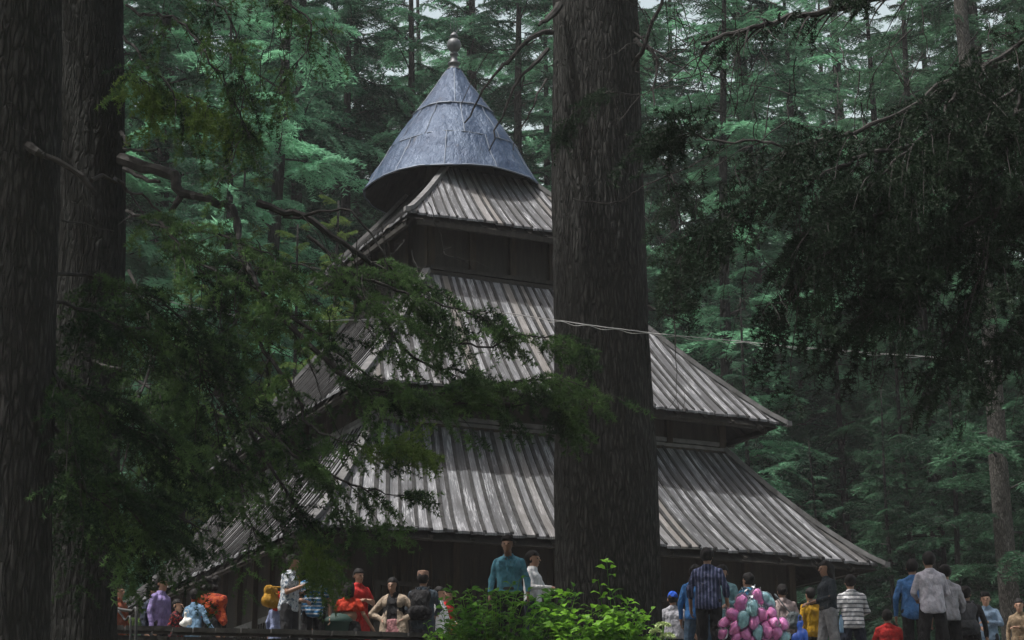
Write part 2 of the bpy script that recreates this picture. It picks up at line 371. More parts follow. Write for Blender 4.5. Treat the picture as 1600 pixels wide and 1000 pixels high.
    for sx, sy in ((-1, -1), (1, -1), (1, 1), (-1, 1)):
        h = MB(); P = []
        for f in np.linspace(-.055, 1, 12):
            x = sx * AX * (s + (t - s) * f) + ox; y = sy * (s + (t - s) * f) + oy
            g = max(f, 0); z = z0 + (z1 - z0) * f - .16 * (s / 6.5) * 4 * g * (1 - g) - .07 * (s / 6.5) * (1 - g) + .10
            if f < 0: z += .06
            P.append((x, y, z))
        for i in range(11): 
            h.beam(P[i], np.array(P[i + 1]) + (np.array(P[i + 1]) - P[i]) * .02, .17 * (s / 6.5) ** .3, .09)
        h.box(np.array(P[0]) + (0, 0, -.02), (.12, .12, .10))
        h.build('hip_board', M['beam'], rf)
    return rf
for (nm, s, z0, t, z1, of), n, sd in zip(TIERS, (44, 38, 23), (1, 2, 3)):
    roof(nm, s, z0, t, z1, of, n, sd, M['plank'])
# storeys
def storey(hw, za, zb, of, name='wall', ledges=0, post=1.0):
    hw *= K; za = zl(za); zb = zl(zb); ox, oy = off(*of)
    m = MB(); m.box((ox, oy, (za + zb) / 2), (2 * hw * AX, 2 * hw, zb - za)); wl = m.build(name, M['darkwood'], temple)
    m = MB(); H = hw + .04
    for side in range(4):
        a = side * math.pi / 2; R3 = np.array([[math.cos(a), -math.sin(a), 0], [math.sin(a), math.cos(a), 0], [0, 0, 1]])
        wx = hw * AX if side % 2 == 0 else hw; dy = hw if side % 2 == 0 else hw * AX
        def P(x, y, z): return R3 @ np.array([x, y, z]) + np.array([ox, oy, 0])
        k = max(2, int(2 * wx / post))
        for i in range(k + 1):
            x = -wx + 2 * wx * i / k; m.box(P(x, -dy - .03, (za + zb) / 2), (.14, .16, zb - za - .01), R3)
        for j in range(ledges):
            z = za + .12 + j * .2; m.box(P(0, -dy - .09 + .03 * j, z), (2 * wx + .35 - .05 * j, .2, .07), R3)
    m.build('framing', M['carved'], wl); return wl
storey(1.5, 8.35, 9.66, (.10, 0), 'upper_storey', 3, .9)
storey(3.0, 5.7, 6.82, (.10, 0), 'middle_storey', 2, 1.2)
# ledge just above the top edge of each roof
for (hw, z, of) in ((3.13, 5.96, (.069, 0)), (1.74, 8.63, (.139, 0))):
    ox, oy = off(*of); m = MB(); H = hw * K
    for side in range(4):
        a = side * math.pi / 2; R3 = np.array([[math.cos(a), -math.sin(a), 0], [math.sin(a), math.cos(a), 0], [0, 0, 1]])
        wx = H * AX if side % 2 == 0 else H; dy = H if side % 2 == 0 else H * AX
        for j in range(2):
            m.box(R3 @ np.array([0, -dy + .10 + .05 * j, zl(z) + .02 + .13 * j]) + np.array([ox, oy, 0]), (2 * wx - .05 - .3 * j, .16, .09), R3)
    m.build('ledge', M['beam'] if z < 8 else M['darkwood'], temple)
# ground storey with carved frames, plaster panels and hangings
gs = storey(3.75, (FLOOR - CAMZ) / K, 4.93, (.05, 0), 'ground_storey', 2, 1.05)
ox, oy = off(.05, 0); H = 3.75 * K
m = MB(); g2 = MB(); r2 = np.random.default_rng(11)
for i in range(70):      # knotted strings and horns hanging on the front wall
    x = r2.uniform(-H * AX * .95, H * AX * .95); z = r2.uniform(2.3, 2.9); ln = r2.uniform(.5, 1.5)
    P = [(x + ox + .03 * math.sin(q * 3 + i), -H + oy - .16 - r2.uniform(0, .03), z - ln * q) for q in np.linspace(0, 1, 6)]
    (m if i % 3 else g2).tube(P, .012 if i % 3 else .022, 5)
m.build('hanging_string', M['carved'], gs, kind='stuff'); g2.build('hanging_rope', M['carved'], gs, kind='stuff')
for i in range(5):
    f = MB(); x = -H * AX * .8 + i * H * AX * .4 + ox; zc = 1.45
    f.box((x, -H + oy - .10, zc), (1.0, .10, 1.5)); fr = f.build('carved_panel', M['carved'], gs)
    f = MB()
    for sx in (-1, 1): f.box((x + sx * .46, -H + oy - .185, zc), (.1, .07, 1.6))
    for zz in (-.78, 0, .78): f.box((x, -H + oy - .192, zc + zz), (1.04, .06, .09))
    for q in range(6): f.box((x - .35 + .14 * q, -H + oy - .17, zc), (.03, .04, 1.5))
    f.build('lattice', M['darkwood'], fr)
# pale panels on the side wall
for j, (za, zb) in enumerate(((.35, .98), (1.35, 2.1))):
    for i, (ya, yb) in enumerate(((H - .9, H - 2.0), (H - 2.2, H - 3.4), (H - 3.6, H - 4.8), (H - 5.2, H - 6.4), (H - 6.6, H - 7.8), (H - 8.2, H - 9.4))):
        f = MB(); f.box((-H * AX + ox - .075, oy - (ya + yb) / 2 + H * 0 , (za + zb) / 2), (.08, abs(ya - yb), zb - za))
        pn = f.build('pale_panel', M['plaster'], gs); f = MB()
        f = None
        for q in range(7 if j else 0):
            f = MB(); yy = oy - (ya + yb) / 2 + (q - 3) * abs(ya - yb) / 7.5
            f.box((-H * AX + ox - .135, yy, (za + zb) / 2 - .05), (.03, .035, (zb - za) * .8)); f.build('relief', M['darkwood'], pn)
# plinth
m = MB(); m.box((ox, oy, .12), (2 * H * AX + 1.2, 2 * H + 1.2, .24)); m.build('plinth', M['stone'], temple)

# metal cone, its seams, underside and finial
cxo, cyo = off(-.19, -.008); RC = 1.43 * K; ZC = zl(10.66); ZA = zl(12.90)
n = 96; rows = 40; V = []; UU = []
for j in range(rows):
    f = j / (rows - 1); 
    for i in range(n):
        a = 2 * math.pi * i / n; V.append((a, f, 0))
V = np.array(V); a = V[:, 0]; f = V[:, 1]
rad = RC * (1 - f) * (1 + .10 * np.sin(np.clip(f * 1.15, 0, 1) * np.pi) ) + .10 * f + .06 * np.clip(1 - f * 7, 0, 1) * RC * .5
fac = np.pi / 5; am = (a + .35) % (2 * fac) - fac; rad *= 1 - .075 * (1 - np.cos(am) / 1.0) * 3.2 * (1 - f * .3) * .8
P3 = np.stack([np.cos(a) * 3, np.sin(a) * 3, f * 6], 1)
rad += (.034 * vnoise(P3 * 1.3) + .022 * vnoise(P3 * 3.1, 5) + .010 * vnoise(P3 * [7, 7, 14], 9)) * (1 - f * .6)
rad += np.where((f > .60), .035, 0) + np.where(f > .30, .012, 0) + np.where(f > .12, 0.0, 0.012)
z = ZC + (ZA - ZC) * f + .03 * vnoise(P3 * .8, 3) * (1 - f)
CV = np.stack([np.cos(a) * rad + cxo, np.sin(a) * rad + cyo, z], 1)
i = np.arange(rows - 1)[:, None] * n; jj = np.arange(n)[None]; kk = (jj + 1) % n
CQ = np.stack([i + jj, i + kk, i + n + kk, i + n + jj], -1).reshape(-1, 4)
cone = mesh('cone_roof', CV, CQ, None, M['tin'], temple, smooth=True)
# overlapping sheet seams
G = CV.reshape(rows, n, 3); m = MB()
def seamline(pts, r=.011):
    P = [G[int(round(f * (rows - 1))), int(round(a / (2 * math.pi) * n)) % n] for a, f in pts]
    P = np.array(P); d = P - np.array([cxo, cyo, 0]); d[:, 2] = 0; P = P + d / (np.linalg.norm(d, axis=1)[:, None] + 1e-6) * .006
    m.tube(P, r, 5)
for f0 in (.30, .62):
    seamline([(q / 24 * 2 * math.pi, f0) for q in range(25)], .013 if f0 < .5 else .022)
for q in range(11):
    a0 = q / 11 * 2 * math.pi + .2
    seamline([(a0, f) for f in np.linspace(.0, .30, 6)]); seamline([(a0 + .25, f) for f in np.linspace(.30, .61, 6)])
    if q % 2: seamline([(a0 + .1, f) for f in np.linspace(.62, .98, 8)])
seamline([(q / 24 * 2 * math.pi, .005) for q in range(25)], .02)
m.build('seam', newmat('seam_metal', (.10, .12, .15), .6, .5), cone)
# dark inner face
IV = CV.copy(); IV[:, 0] = (IV[:, 0] - cxo) * .975 + cxo; IV[:, 1] = (IV[:, 1] - cyo) * .975 + cyo; IV[:, 2] -= .03
mesh('inner_boarding', IV, CQ[:, ::-1], None, M['darkwood'], cone)
m = MB(); V, Q = lathe([(.95 * K * .62, zl(10.1)), (.95 * K * .62, ZC + .5), (.5, ZC + 1.3)], 24, (cxo * .5, cyo * .5, 0)); m.add(V, Q)
m.build('drum', M['darkwood'], temple)
zf = ZA - .06
fin = MB(); V, Q = lathe([(.11, zf), (.17, zf + .02), (.17, zf + .06), (.115, zf + .08), (.11, zf + .16), (.145, zf + .18), (.145, zf + .22), (.09, zf + .24), (.075, zf + .40), (.10, zf + .42), (.10, zf + .45), (.06, zf + .47), (.06, zf + .50),
    (.10, zf + .53), (.155, zf + .60), (.17, zf + .67), (.165, zf + .73), (.13, zf + .80), (.07, zf + .84), (.055, zf + .86), (.11, zf + .89), (.095, zf + .93), (.03, zf + 1.0), (.0, zf + 1.03)], 28, (cxo, cyo, 0)); fin.add(V, Q)
fo = fin.build('finial', M['finial'], temple, smooth=True)
m = MB()
for dx in (-.07, 0, .07): m.tube([(cxo + dx * .3, cyo, zf + .95), (cxo + dx * 1.3, cyo, zf + 1.08), (cxo + dx, cyo, zf + (1.34 if dx else 1.4))], [.009, .008, .003], 5)
m.build('trident', M['finial'], fo)

# ------------------------------------------------------------------ wire, rail, bin
def wire():
    P = [W(770, 489, 26.6), W(865, 503, 25.6), W(1018, 524, 25.4), W(1200, 541, 25.6), W(1400, 556, 26), W(1600, 568, 26.4), W(1900, 590, 27)]
    S = spline([W(180, 455, 24), W(420, 498, 25.6), W(640, 496, 27)] + P, 220); m = MB(); r2 = np.random.default_rng(4)
    j = np.cumsum(r2.normal(0, .0018, (220, 3)), 0); j -= np.linspace(0, 1, 220)[:, None] * j[-1]
    m.tube(S + j, .0058, 5); t = np.arange(220); m.tube(S + j * .5 + np.stack([t * 0, t * 0, .016 * np.sin(t * .9) - .008], 1), .0045, 5)
    m.build('overhead_wire', newmat('pale_wire', (.36, .36, .36), .5), label='pale twisted wire strung past the thick centre trunk to the right', cat='wire')
wire()
m = MB(); c = W(200, 962, 27.2)
m.tube(spline([W(184, 951, 27.4), W(192, 953, 27.3), W(206, 955, 27.2), W(213, 960, 27.1), (*W(214, 968, 27.1)[:2], FLOOR - .4)], 24), .022, 8)
m.tube(spline([W(178, 948, 27.6), W(188, 958, 27.4), W(196, 969, 27.3), W(204, 972, 27.2), (*W(206, 974, 27.2)[:2], FLOOR - .5)], 20), .016, 8)
m.build('handrail', newmat('worn_steel', (.045, .045, .045), .55, .4), smooth=True, label='bent worn steel handrail at the left end of the low wall', cat='handrail')
e_ = W(524, 990, 30.3); g = empty('green_bin', (e_[0], e_[1], FLOOR), label='teal green bin behind the wall right of the striped-shirt person', cat='bin')
m = MB(); mm_ = newmat('green_plastic', (.012, .035, .028), .7)
V, Q = lathe([(.0, .02), (.20, .02), (.23, .1), (.26, .86), (.275, .88), (.275, .92)], 20); m.add(V, Q); m.build('bin_body', mm_, g, smooth=True)
m = MB(); V, Q = lathe([(.29, .90), (.29, .94), (.2, 1.03), (.0, 1.06)], 20); m.add(V, Q); m.build('lid', mm_, g, smooth=True)

# ------------------------------------------------------------------ trees
def rot_to(D, rg, roll=True):
    "rotation matrices taking +X to D (n,3), random roll, +Z kept roughly up when roll is False"
    D = D / (np.linalg.norm(D, axis=1)[:, None] + 1e-9); up = np.broadcast_to([0, 0, 1.], D.shape)
    S = np.cross(up, D); S /= np.linalg.norm(S, axis=1)[:, None] + 1e-6; U = np.cross(D, S)
    a = rg.uniform(-np.pi, np.pi, len(D)) if roll is True else rg.normal(0, roll or 1e-6, len(D)); c, s = np.cos(a)[:, None], np.sin(a)[:, None]
    return np.stack([D, S * c + U * s, U * c - S * s], -1)
def blades(P, D, ln, wd, rg):
    "one slim triangle per point, as a flat (3n,3) soup"
    R = rot_to(D, rg); n = len(P); ln = np.broadcast_to(ln, (n,))[:, None]; wd = np.broadcast_to(wd, (n,))[:, None]
    return np.stack([P - R[:, :, 1] * wd, P + R[:, :, 1] * wd, P + R[:, :, 0] * ln], 1).reshape(-1, 3)
def soup(name, V, mat, parent, **k):
    n = len(V) // 3; return mesh(name, V, None, np.arange(3 * n).reshape(-1, 3), mat, parent, **k)
def place(tpl, R, T, S):
    "copies of a point template"
    return (np.einsum('nij,pj->npi', R, tpl) * np.asarray(S)[:, None, None] + T[:, None]).reshape(-1, 3)

def bough(Lb, rg, step=.075, blade=.21):
    "a flat, layered cedar bough of length Lb along +X; returns leaf soup and wood (tubes)"
    ax_n = 14; t = np.linspace(0, 1, ax_n); wob = rg.uniform(-.06, .06)
    A = np.stack([Lb * t, wob * Lb * np.sin(t * 3), Lb * (.10 * t - .26 * t ** 2.2)], 1)
    P = []; D = []; wood = []
    wood.append((A, .035 * (Lb / 3) * (1 - t * .85)))
    nt = int(Lb / .17)
    for i in range(nt):
        f = .16 + .84 * (i + rg.uniform(-.3, .3)) / nt; f = min(f, .99); o = np.array([np.interp(f, t, A[:, k]) for k in range(3)])
        for sd in (-1, 1):
            if rg.random() < .12: continue
            l = (.44 * Lb * (1 - f) ** .75 * min(1, f * 3 + .25) + .16) * rg.uniform(.55, 1.1); an = rg.uniform(.75, 1.2)
            m = max(3, int(l / step)); u = np.linspace(0.05, 1, m)[:, None]
            d = np.array([math.cos(an), sd * math.sin(an), rg.uniform(-.10, .08)])
            Q = o + d * u * l + np.array([0, 0, -1]) * (u ** 2) * l * rg.uniform(.2, .7)
            if l > .45: wood.append((Q[::max(1, m // 4)], .007))
            for k in range(4):
                sgn = 1 if k % 2 else -1
                pd = np.cross(d, [0, 0, 1]) * sgn; dd = d * rg.uniform(.3, .9, (m, 1)) + pd * rg.uniform(.35, 1., (m, 1)) + np.array([0, 0, 1]) * rg.normal(-.28 if k > 1 else -.02, .22, (m, 1))
                P.append(Q + rg.normal(0, .018, Q.shape)); D.append(dd)
    P = np.concatenate(P); D = np.concatenate(D)
    return blades(P, D, blade * rg.uniform(.5, 1.25, len(P)), .025, rg), wood
def make_crown(rg, tpls, H, zb, Lmax, n, tilt=0., top=.25, low_len=1.0, azr=None):
    "boughs around a vertical axis"
    V = []; wood = MB()
    for i in range(n):
        f = (i + rg.uniform(-.4, .4)) / n; f = min(max(f, 0), 1); h = zb + (H - zb) * f
        az = i * 2.399 + rg.uniform(-.5, .5) if azr is None else rg.uniform(*azr); Ln = Lmax * (1 - (1 - top) * f ** 1.2) * rg.uniform(.35, 1.15) * (low_len + (1 - low_len) * min(1, f * 4))
        k = rg.integers(len(tpls)); tp, wd, L0 = tpls[k]; s = Ln / L0; pt = rg.normal(-.05 + tilt, .22) + .25 * f
        Rz = np.array(Matrix.Rotation(az, 3, 'Z') @ Matrix.Rotation(-pt, 3, 'Y') @ Matrix.Rotation(rg.normal(0, .15), 3, 'X'))
        if rg.random() < .5: Rz = Rz @ np.diag([1, -1, 1])
        V.append((tp * s) @ Rz.T + [0, 0, h])
        for A, r in wd[:1]: wood.tube((A * s) @ Rz.T + [0, 0, h], np.asarray(r) * s, 5, False)
        for A, r in wd[1:]:
            if len(A) > 2 and rg.random() < .5: wood.tube((A * s) @ Rz.T + [0, 0, h], r, 3, False)
    return np.concatenate(V), wood
rb = np.random.default_rng(21)
TPL = []
for L0 in (3.0, 3.6, 4.2, 3.2, 2.6):
    v, wd = bough(L0, rb); TPL.append((v, wd, L0))
def trunkmesh(name, P, r, mat, parent, nseg=24, nv=60, ridges=.0, flare=0., world=True, seed=0):
    S = spline(P, nv); rr = np.interp(np.linspace(0, 1, nv), np.linspace(0, 1, len(r)), r)
    if flare: 
        h = S[:, 2] - S[0, 2]; rr = rr * (1 + flare * np.exp(-h / .7))
    V, Q, T = tube(S, rr, nseg, True)
    if ridges:
        c = np.repeat(S, nseg, 0); d = V[:-2] - c; l = np.linalg.norm(d, axis=1)[:, None]; a = np.tile(np.linspace(0, 2 * np.pi, nseg, endpoint=False), nv)
        R = l[:, 0]; q = np.stack([np.cos(a) * R * 16, np.sin(a) * R * 16, c[:, 2] * 2.2], 1)
        nn = 1 - 2 * np.abs(vnoise(q, seed)); n2 = vnoise(q * 2.1, seed + 1); n3 = vnoise(q * [.12, .12, .2], seed + 2)
        V[:-2] = c + d * (1 + (ridges * (nn * .7 + n2 * .4) + ridges * 1.6 * n3)[:, None] / l)
    return mesh(name, V, Q, T, mat, parent, smooth=True, world=world)

# --- forest of cedars behind and beside the temple: four kinds, copied
protos = []
for i, (H, zb, Lm, n, tr, lowl) in enumerate(((32, 3.0, 5.4, 125, .32, .7), (34, 6, 5.8, 125, .36, .9), (28, 1.0, 4.8, 120, .27, 1.0), (34, 10, 5.6, 110, .36, .8), (16, .6, 3.3, 70, .14, 1.0))):
    rg = np.random.default_rng(100 + i); t = empty('cedar_tree', (0, 0, 0))
    V, wood = make_crown(rg, TPL, H, zb, Lm, n, low_len=lowl)
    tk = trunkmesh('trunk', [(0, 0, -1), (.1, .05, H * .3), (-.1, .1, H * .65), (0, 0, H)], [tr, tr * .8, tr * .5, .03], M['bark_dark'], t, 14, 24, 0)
    cr = soup('crown', V, M['cedar'], t); bw = wood.build('branches', M['twig'], t); protos.append((t, [tk, cr, bw]))
def gz(x, Y):
    k = min(1, max(0, (Y - 62) / 60)); return (3.2 + 9 * k ** 1.3) if Y > 62 else FLOOR - .2
spots = []   # (px, Y, kind, scale)
rowdef = [
 # left of / behind the temple
 (-60, 50, 0, .9), (262, 58, 3, 1.), (352, 52, 2, .8), (150, 56, 1, 1.), (455, 60, 0, 1.), (396, 66, 3, 1.05), (545, 63, 1, .95), (575, 74, 3, 1.0), (636, 66, 0, 1.0), (735, 69, 3, 1.05), (690, 84, 1, 1.), (812, 62, 2, 1.15), (870, 72, 0, 1.),
 (985, 60, 1, 1.), (1070, 66, 0, 1.), (1120, 55, 2, .95), (1205, 61, 1, 1.), (1265, 70, 3, 1.), (1320, 57, 4, 1.1), (1395, 64, 0, .95), (1440, 54, 2, .9), (1500, 68, 3, 1.), (1560, 58, 1, 1.), (1640, 62, 0, 1.), (1720, 55, 2, 1.), (1180, 52, 4, .8), (1480, 49, 4, .72), (1610, 47, 4, .8), (40, 60, 2, 1.), (-140, 64, 0, 1.), (250, 76, 1, 1.), (-40, 82, 3, 1.), (1370, 50, 4, .62), (1265, 47.5, 4, .5), (1405, 53, 4, .85), (1545, 52, 4, .9), (440, 47, 4, .78), (300, 49, 4, .85), (365, 54, 4, 1.0), (405, 55, 2, 1.1), (520, 50, 4, .95)]
for r_, (Y, n) in enumerate(((80, 12), (93, 14), (108, 17), (128, 20))):
    for i in range(n):
        spots.append((-160 + 1920 * (i + rb.uniform(.15, .85)) / n, Y + rb.uniform(-4, 4), int(rb.integers(0, 4)), rb.uniform(1.0, 1.3)))
allsp = [(a, b, c_, d, 'near') for a, b, c_, d in rowdef] + [(a, b, c_, d, 'far') for a, b, c_, d in spots]
allsp += [(None, x, Y, k, s) for x, Y, k, s in ((-15, -9, 1, 1.), (-6, -12, 3, 1.), (4, -10, 0, 1.), (13, -7, 1, 1.), (-22, 2, 0, 1.), (21, 3, 3, 1.), (-9, -22, 0, 1.1), (9, -24, 1, 1.), (-24, 16, 1, 1.), (23, 15, 0, 1.), (-21, 30, 3, 1.), (25, 30, 1, 1.), (-27, 42, 0, 1.), (0, -20, 2, 1.), (17, -18, 1, 1.), (-19, -20, 1, 1.))]
allsp.sort(key=lambda q: q[0] if q[0] is not None else 1e5 + q[1]); used = {i: False for i in range(5)}; cnt = {}
KND = ['low-branched tall cedar', 'broad-boughed dark cedar', 'bushy feathery cedar', 'bare-stemmed high cedar', 'small pale-green cedar']
for (px, Y, kd, sc, rw) in allsp:
    if px is None:
        x, y, kd, sc = Y, kd, sc, rw; z = 0; oc = cnt.get('o', 0); cnt['o'] = oc + 1; lab = '%s outside the picture, %s from left beside the camera' % (KND[kd], ORD[oc])
    else: x, y, _ = W(px, 600, Y); z = gz(x, Y)
    if px is not None: side = 'left of the temple' if px < 560 else ('behind the temple' if px is None or px < 1060 else 'right of the temple')
    if px is None: side = 'o'
    key = (kd, side, rw); cnt[key] = cnt.get(key, 0) + 1
    depth = 'in the near rows' if rw == 'near' else 'in the far rows'
    if px is not None: lab = '%s, %s such from left %s, %s' % (KND[kd], ORD[cnt[key] - 1], depth, side)
    t, parts = protos[kd]
    if used[kd]:
        t2 = t.copy(); C.objects.link(t2)
        for p in parts:
            q = p.copy(); C.objects.link(q); q.parent = t2
            for ms in q.material_slots: ms.link = 'DATA'
        t = t2
    used[kd] = True
    t.location = (x, y, z); t.rotation_euler = (rb.normal(0, .015), rb.normal(0, .015), rb.uniform(0, 6.28)); t.scale = (sc, sc, sc * rb.uniform(.95, 1.1))
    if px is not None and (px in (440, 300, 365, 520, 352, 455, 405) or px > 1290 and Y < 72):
        km = 'cedar_lime' if px in (440, 300, 365, 520) else 'cedar_lit' if px < 600 else 'cedar_shade'  # lit and shaded leaf copies picked by where the tree stands
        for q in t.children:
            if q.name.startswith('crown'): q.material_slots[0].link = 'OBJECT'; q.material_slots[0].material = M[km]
    tag(t, lab, 'tree', 'cedars of the forest around the temple')

# --- near limbs and needles
def sprig(rg, ln=.26, tufts=7, nd=13, nl=.055):
    "short twig with rosettes of needles, along +X"
    t = np.linspace(.08, 1, tufts); P = np.stack([ln * t, rg.normal(0, .012, tufts), ln * (-.15 * t ** 2) + rg.normal(0, .008, tufts)], 1)
    PP = np.repeat(P, nd, 0); D = rg.normal(0, 1, PP.shape) * [.7, 1, 1] + [.45, 0, .1]
    return blades(PP, D, nl * rg.uniform(.6, 1.2, len(PP)), .0062, rg)
rs = np.random.default_rng(5); SPR = [sprig(rs, l) for l in (.2, .26, .32, .24, .3, .22)]
class Limbs:
    def __init__(s, seed): s.w = MB(); s.f = {}; s.rg = np.random.default_rng(seed)
    def put(s, P, D, key, sc=1.):
        P = np.asarray(P); D = np.asarray(D); n = len(P)
        if not n: return
        k = s.rg.integers(0, len(SPR), n)
        for i in range(len(SPR)):
            q = k == i
            if q.any(): s.f.setdefault(key, []).append(place(SPR[i], rot_to(D[q], s.rg, .9), P[q], s.rg.uniform(.75, 1.25, q.sum()) * sc))
    def limb(s, pts, r0, r1, dens=1., side=1.0, key='cedar_near', droop=.35, start=.15, gap=.16, px=True, wig=.06, bare=0., sc=1.):
        rg = s.rg; P = np.array([W(*p) for p in pts]) if px else np.asarray(pts, float)
        ln = np.linalg.norm(np.diff(P, axis=0), axis=1).sum(); n = max(8, int(ln / .12)); S = spline(P, n)
        j = np.cumsum(rg.normal(0, wig * .25, (n, 3)), 0); j -= np.linspace(0, 1, n)[:, None] * j[-1]; S = S + j
        f = np.linspace(0, 1, n); s.w.tube(S, (r0 + (r1 - r0) * f) * (1 + rg.normal(0, .06, n)), 7)
        T = np.gradient(S, axis=0); T /= np.linalg.norm(T, axis=1)[:, None]
        for q in range(int(ln / gap * dens) if side > 0 else 0):
            u = start + (1 - start) * rg.random(); i = min(n - 1, int(u * (n - 1))); o = S[i]; t = T[i]
            sd = np.cross(t, [0, 0, 1.]); sd /= np.linalg.norm(sd) + 1e-6; sg = rg.choice([-1, 1])
            d = t * rg.uniform(.35, 1.) + sd * sg * rg.uniform(.3, 1.) + np.array([0, 0, rg.normal(.0, .28)]); d /= np.linalg.norm(d)
            l = side * rg.uniform(.35, 1.) * (1.15 - u * .55); m = max(5, int(l / .09)); v = np.linspace(0, 1, m)[:, None]
            B = o + d * v * l + np.array([0, 0, -1.]) * v ** 1.8 * l * droop * rg.uniform(.4, 1.5) + np.cumsum(rg.normal(0, .007, (m, 3)), 0)
            s.w.tube(B, np.linspace(min(r0, r1 * .9 + .004) * .75, .0028, m), 4, False)
            if rg.random() < bare: 
                continue
            TB = np.gradient(B, axis=0); TB /= np.linalg.norm(TB, axis=1)[:, None]; PP = []; DD = []
            for a in range(1, m):
                for c in range(2):
                    if rg.random() > .62: continue
                    s2 = np.cross(TB[a], [0, 0, 1.]); s2 /= np.linalg.norm(s2) + 1e-6
                    dd = TB[a] * rg.uniform(.3, 1.1) + s2 * (1 if c else -1) * rg.uniform(.3, 1.) + np.array([0, 0, rg.normal(-.08, .25)])
                    PP.append(B[a] + rg.normal(0, .01, 3)); DD.append(dd)
            PP.append(B[-1]); DD.append(TB[-1]); s.put(PP, DD, key, sc)
    def twigs(s, cen, n, ln, r=.006, dirn=(0, 0, -1), spread=.5, box=(1, 1, 1)):
        "bare hanging dead twigs"
        rg = s.rg
        for i in range(n):
            o = np.asarray(cen) + rg.uniform(-1, 1, 3) * box; d = np.asarray(dirn, float) + rg.normal(0, spread, 3); d /= np.linalg.norm(d); l = ln * rg.uniform(.4, 1.2); m = 9
            B = o + d * np.linspace(0, l, m)[:, None] + np.cumsum(rg.normal(0, .022 * l, (m, 3)), 0); s.w.tube(B, np.linspace(r, r * .4, m), 4, False)
            for k in range(rg.integers(1, 5)):
                a = rg.integers(1, m - 1); d2 = d + rg.normal(0, .7, 3); d2 /= np.linalg.norm(d2); q = B[a] + d2 * np.linspace(0, l * rg.uniform(.15, .45), 5)[:, None] + np.cumsum(rg.normal(0, .015 * l, (5, 3)), 0); s.w.tube(q, np.linspace(r * .6, r * .3, 5), 3, False)
    def build(s, parent, woodmat='twig'):
        s.w.build('branches', M[woodmat], parent, world=True)
        for k, v in s.f.items(): soup({'cedar_lime': 'lime_foliage'}.get(k, 'foliage'), np.concatenate(v), M[k], parent, world=True)
def ontrunk(pxl, Y, zs):      # world point list for a trunk given pixels; extended to the heights zs
    P = [W(x, y, Y) for x, y in pxl]; a, b = P[0], P[-1]
    d = (P[0] - P[1]) / (P[0] - P[1])[2]; up = a + d * (zs[1] - a[2]); e = (P[-1] - P[-2]) / (P[-1] - P[-2])[2]; dn = b + e * (zs[0] - b[2])
    return [dn] + P[::-1] + [up]
def overcrown(parent, P, zb, H, n, Lm, seed, key='cedar_dark_shade', azr=None):
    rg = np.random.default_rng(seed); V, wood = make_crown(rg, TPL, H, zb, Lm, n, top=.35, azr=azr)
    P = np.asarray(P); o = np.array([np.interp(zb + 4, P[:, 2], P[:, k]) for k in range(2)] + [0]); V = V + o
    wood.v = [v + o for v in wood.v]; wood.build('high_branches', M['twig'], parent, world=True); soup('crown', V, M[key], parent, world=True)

# leftmost trunk
PA = ontrunk([(22, 0), (18, 250), (8, 500), (0, 750), (-8, 1000)], 17, (0.6, 24)); TA = empty('cedar_tree', tuple(PA[0]), label='nearest huge cedar trunk at the left edge with furrowed bark', cat='tree')
trunkmesh('trunk', PA, [.50, .45, .44, .43, .42, .42, .25], M['bark'], TA, 300, 500, .020, .3, seed=1)
la = Limbs(31)
la.limb([(45, 228, 16.7), (90, 262, 16.6), (138, 296, 16.6), (150, 305, 16.7)], .035, .02, side=0, wig=.12)
la.limb([(40, 228, 16.7), (55, 236, 16.6), (70, 243, 16.6)], .055, .03, side=0)
la.limb([(140, 288, 17), (165, 292, 17.3), (190, 300, 17.6), (222, 308, 18), (250, 330, 18.3)], .022, .010, side=0, wig=.15)
la.limb([(95, 345, 17.5), (140, 352, 18), (178, 361, 18.5)], .008, .004, side=0)
for pts, d, sl in ((((60, 470, 17), (150, 500, 18), (260, 520, 19), (340, 560, 20)), 1.2, 1.0), (((50, 560, 17), (140, 620, 18), (250, 700, 19), (330, 760, 20)), 1.5, 1.1), (((60, 640, 17), (130, 720, 17.5), (200, 800, 18), (260, 860, 18.5)), 1.6, .95),
                   (((55, 420, 17), (150, 440, 18), (250, 480, 19), (300, 560, 19.5), (330, 640, 20)), 1.3, 1.0), (((60, 700, 17), (140, 770, 17.6), (230, 790, 18.5), (330, 830, 19.5)), 1.5, .9), (((40, 520, 17), (90, 600, 17), (120, 720, 17), (130, 830, 17.2)), 1.1, .8)):
    la.limb(list(pts), .022, .006, d, sl, 'cedar_near', .5)
la.build(TA)
overcrown(TA, PA, 11.5, 24, 34, 4.6, 1)
# second trunk
PB = ontrunk([(140, 0), (140, 250), (134, 500), (126, 750), (118, 1000)], 24, (2.2, 30)); TB_ = empty('cedar_tree', tuple(PB[0]), label='black-looking cedar trunk just right of the leftmost one, long branches over the roofs', cat='tree')
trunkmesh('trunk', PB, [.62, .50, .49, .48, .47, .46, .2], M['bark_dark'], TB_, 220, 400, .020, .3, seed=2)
lb = Limbs(32)
lb.limb([(185, 247, 23.7), (232, 252, 23.4), (268, 268, 23.2), (280, 295, 23.1), (300, 310, 23), (335, 315, 22.9), (362, 325, 22.8)], .085, .045, side=0, wig=.12)
lb.limb([(285, 300, 23.1), (276, 318, 23), (266, 330, 22.9)], .05, .03, side=0)
lb.limb([(195, 262, 23.6), (225, 282, 23.2), (250, 284, 23)], .035, .02, side=0)
lb.limb([(192, 232, 23.6), (215, 231, 23.3), (246, 233, 23.1)], .018, .016, side=0)
lb.limb([(190, 205, 23.6), (203, 228, 23.4)], .03, .02, side=0)
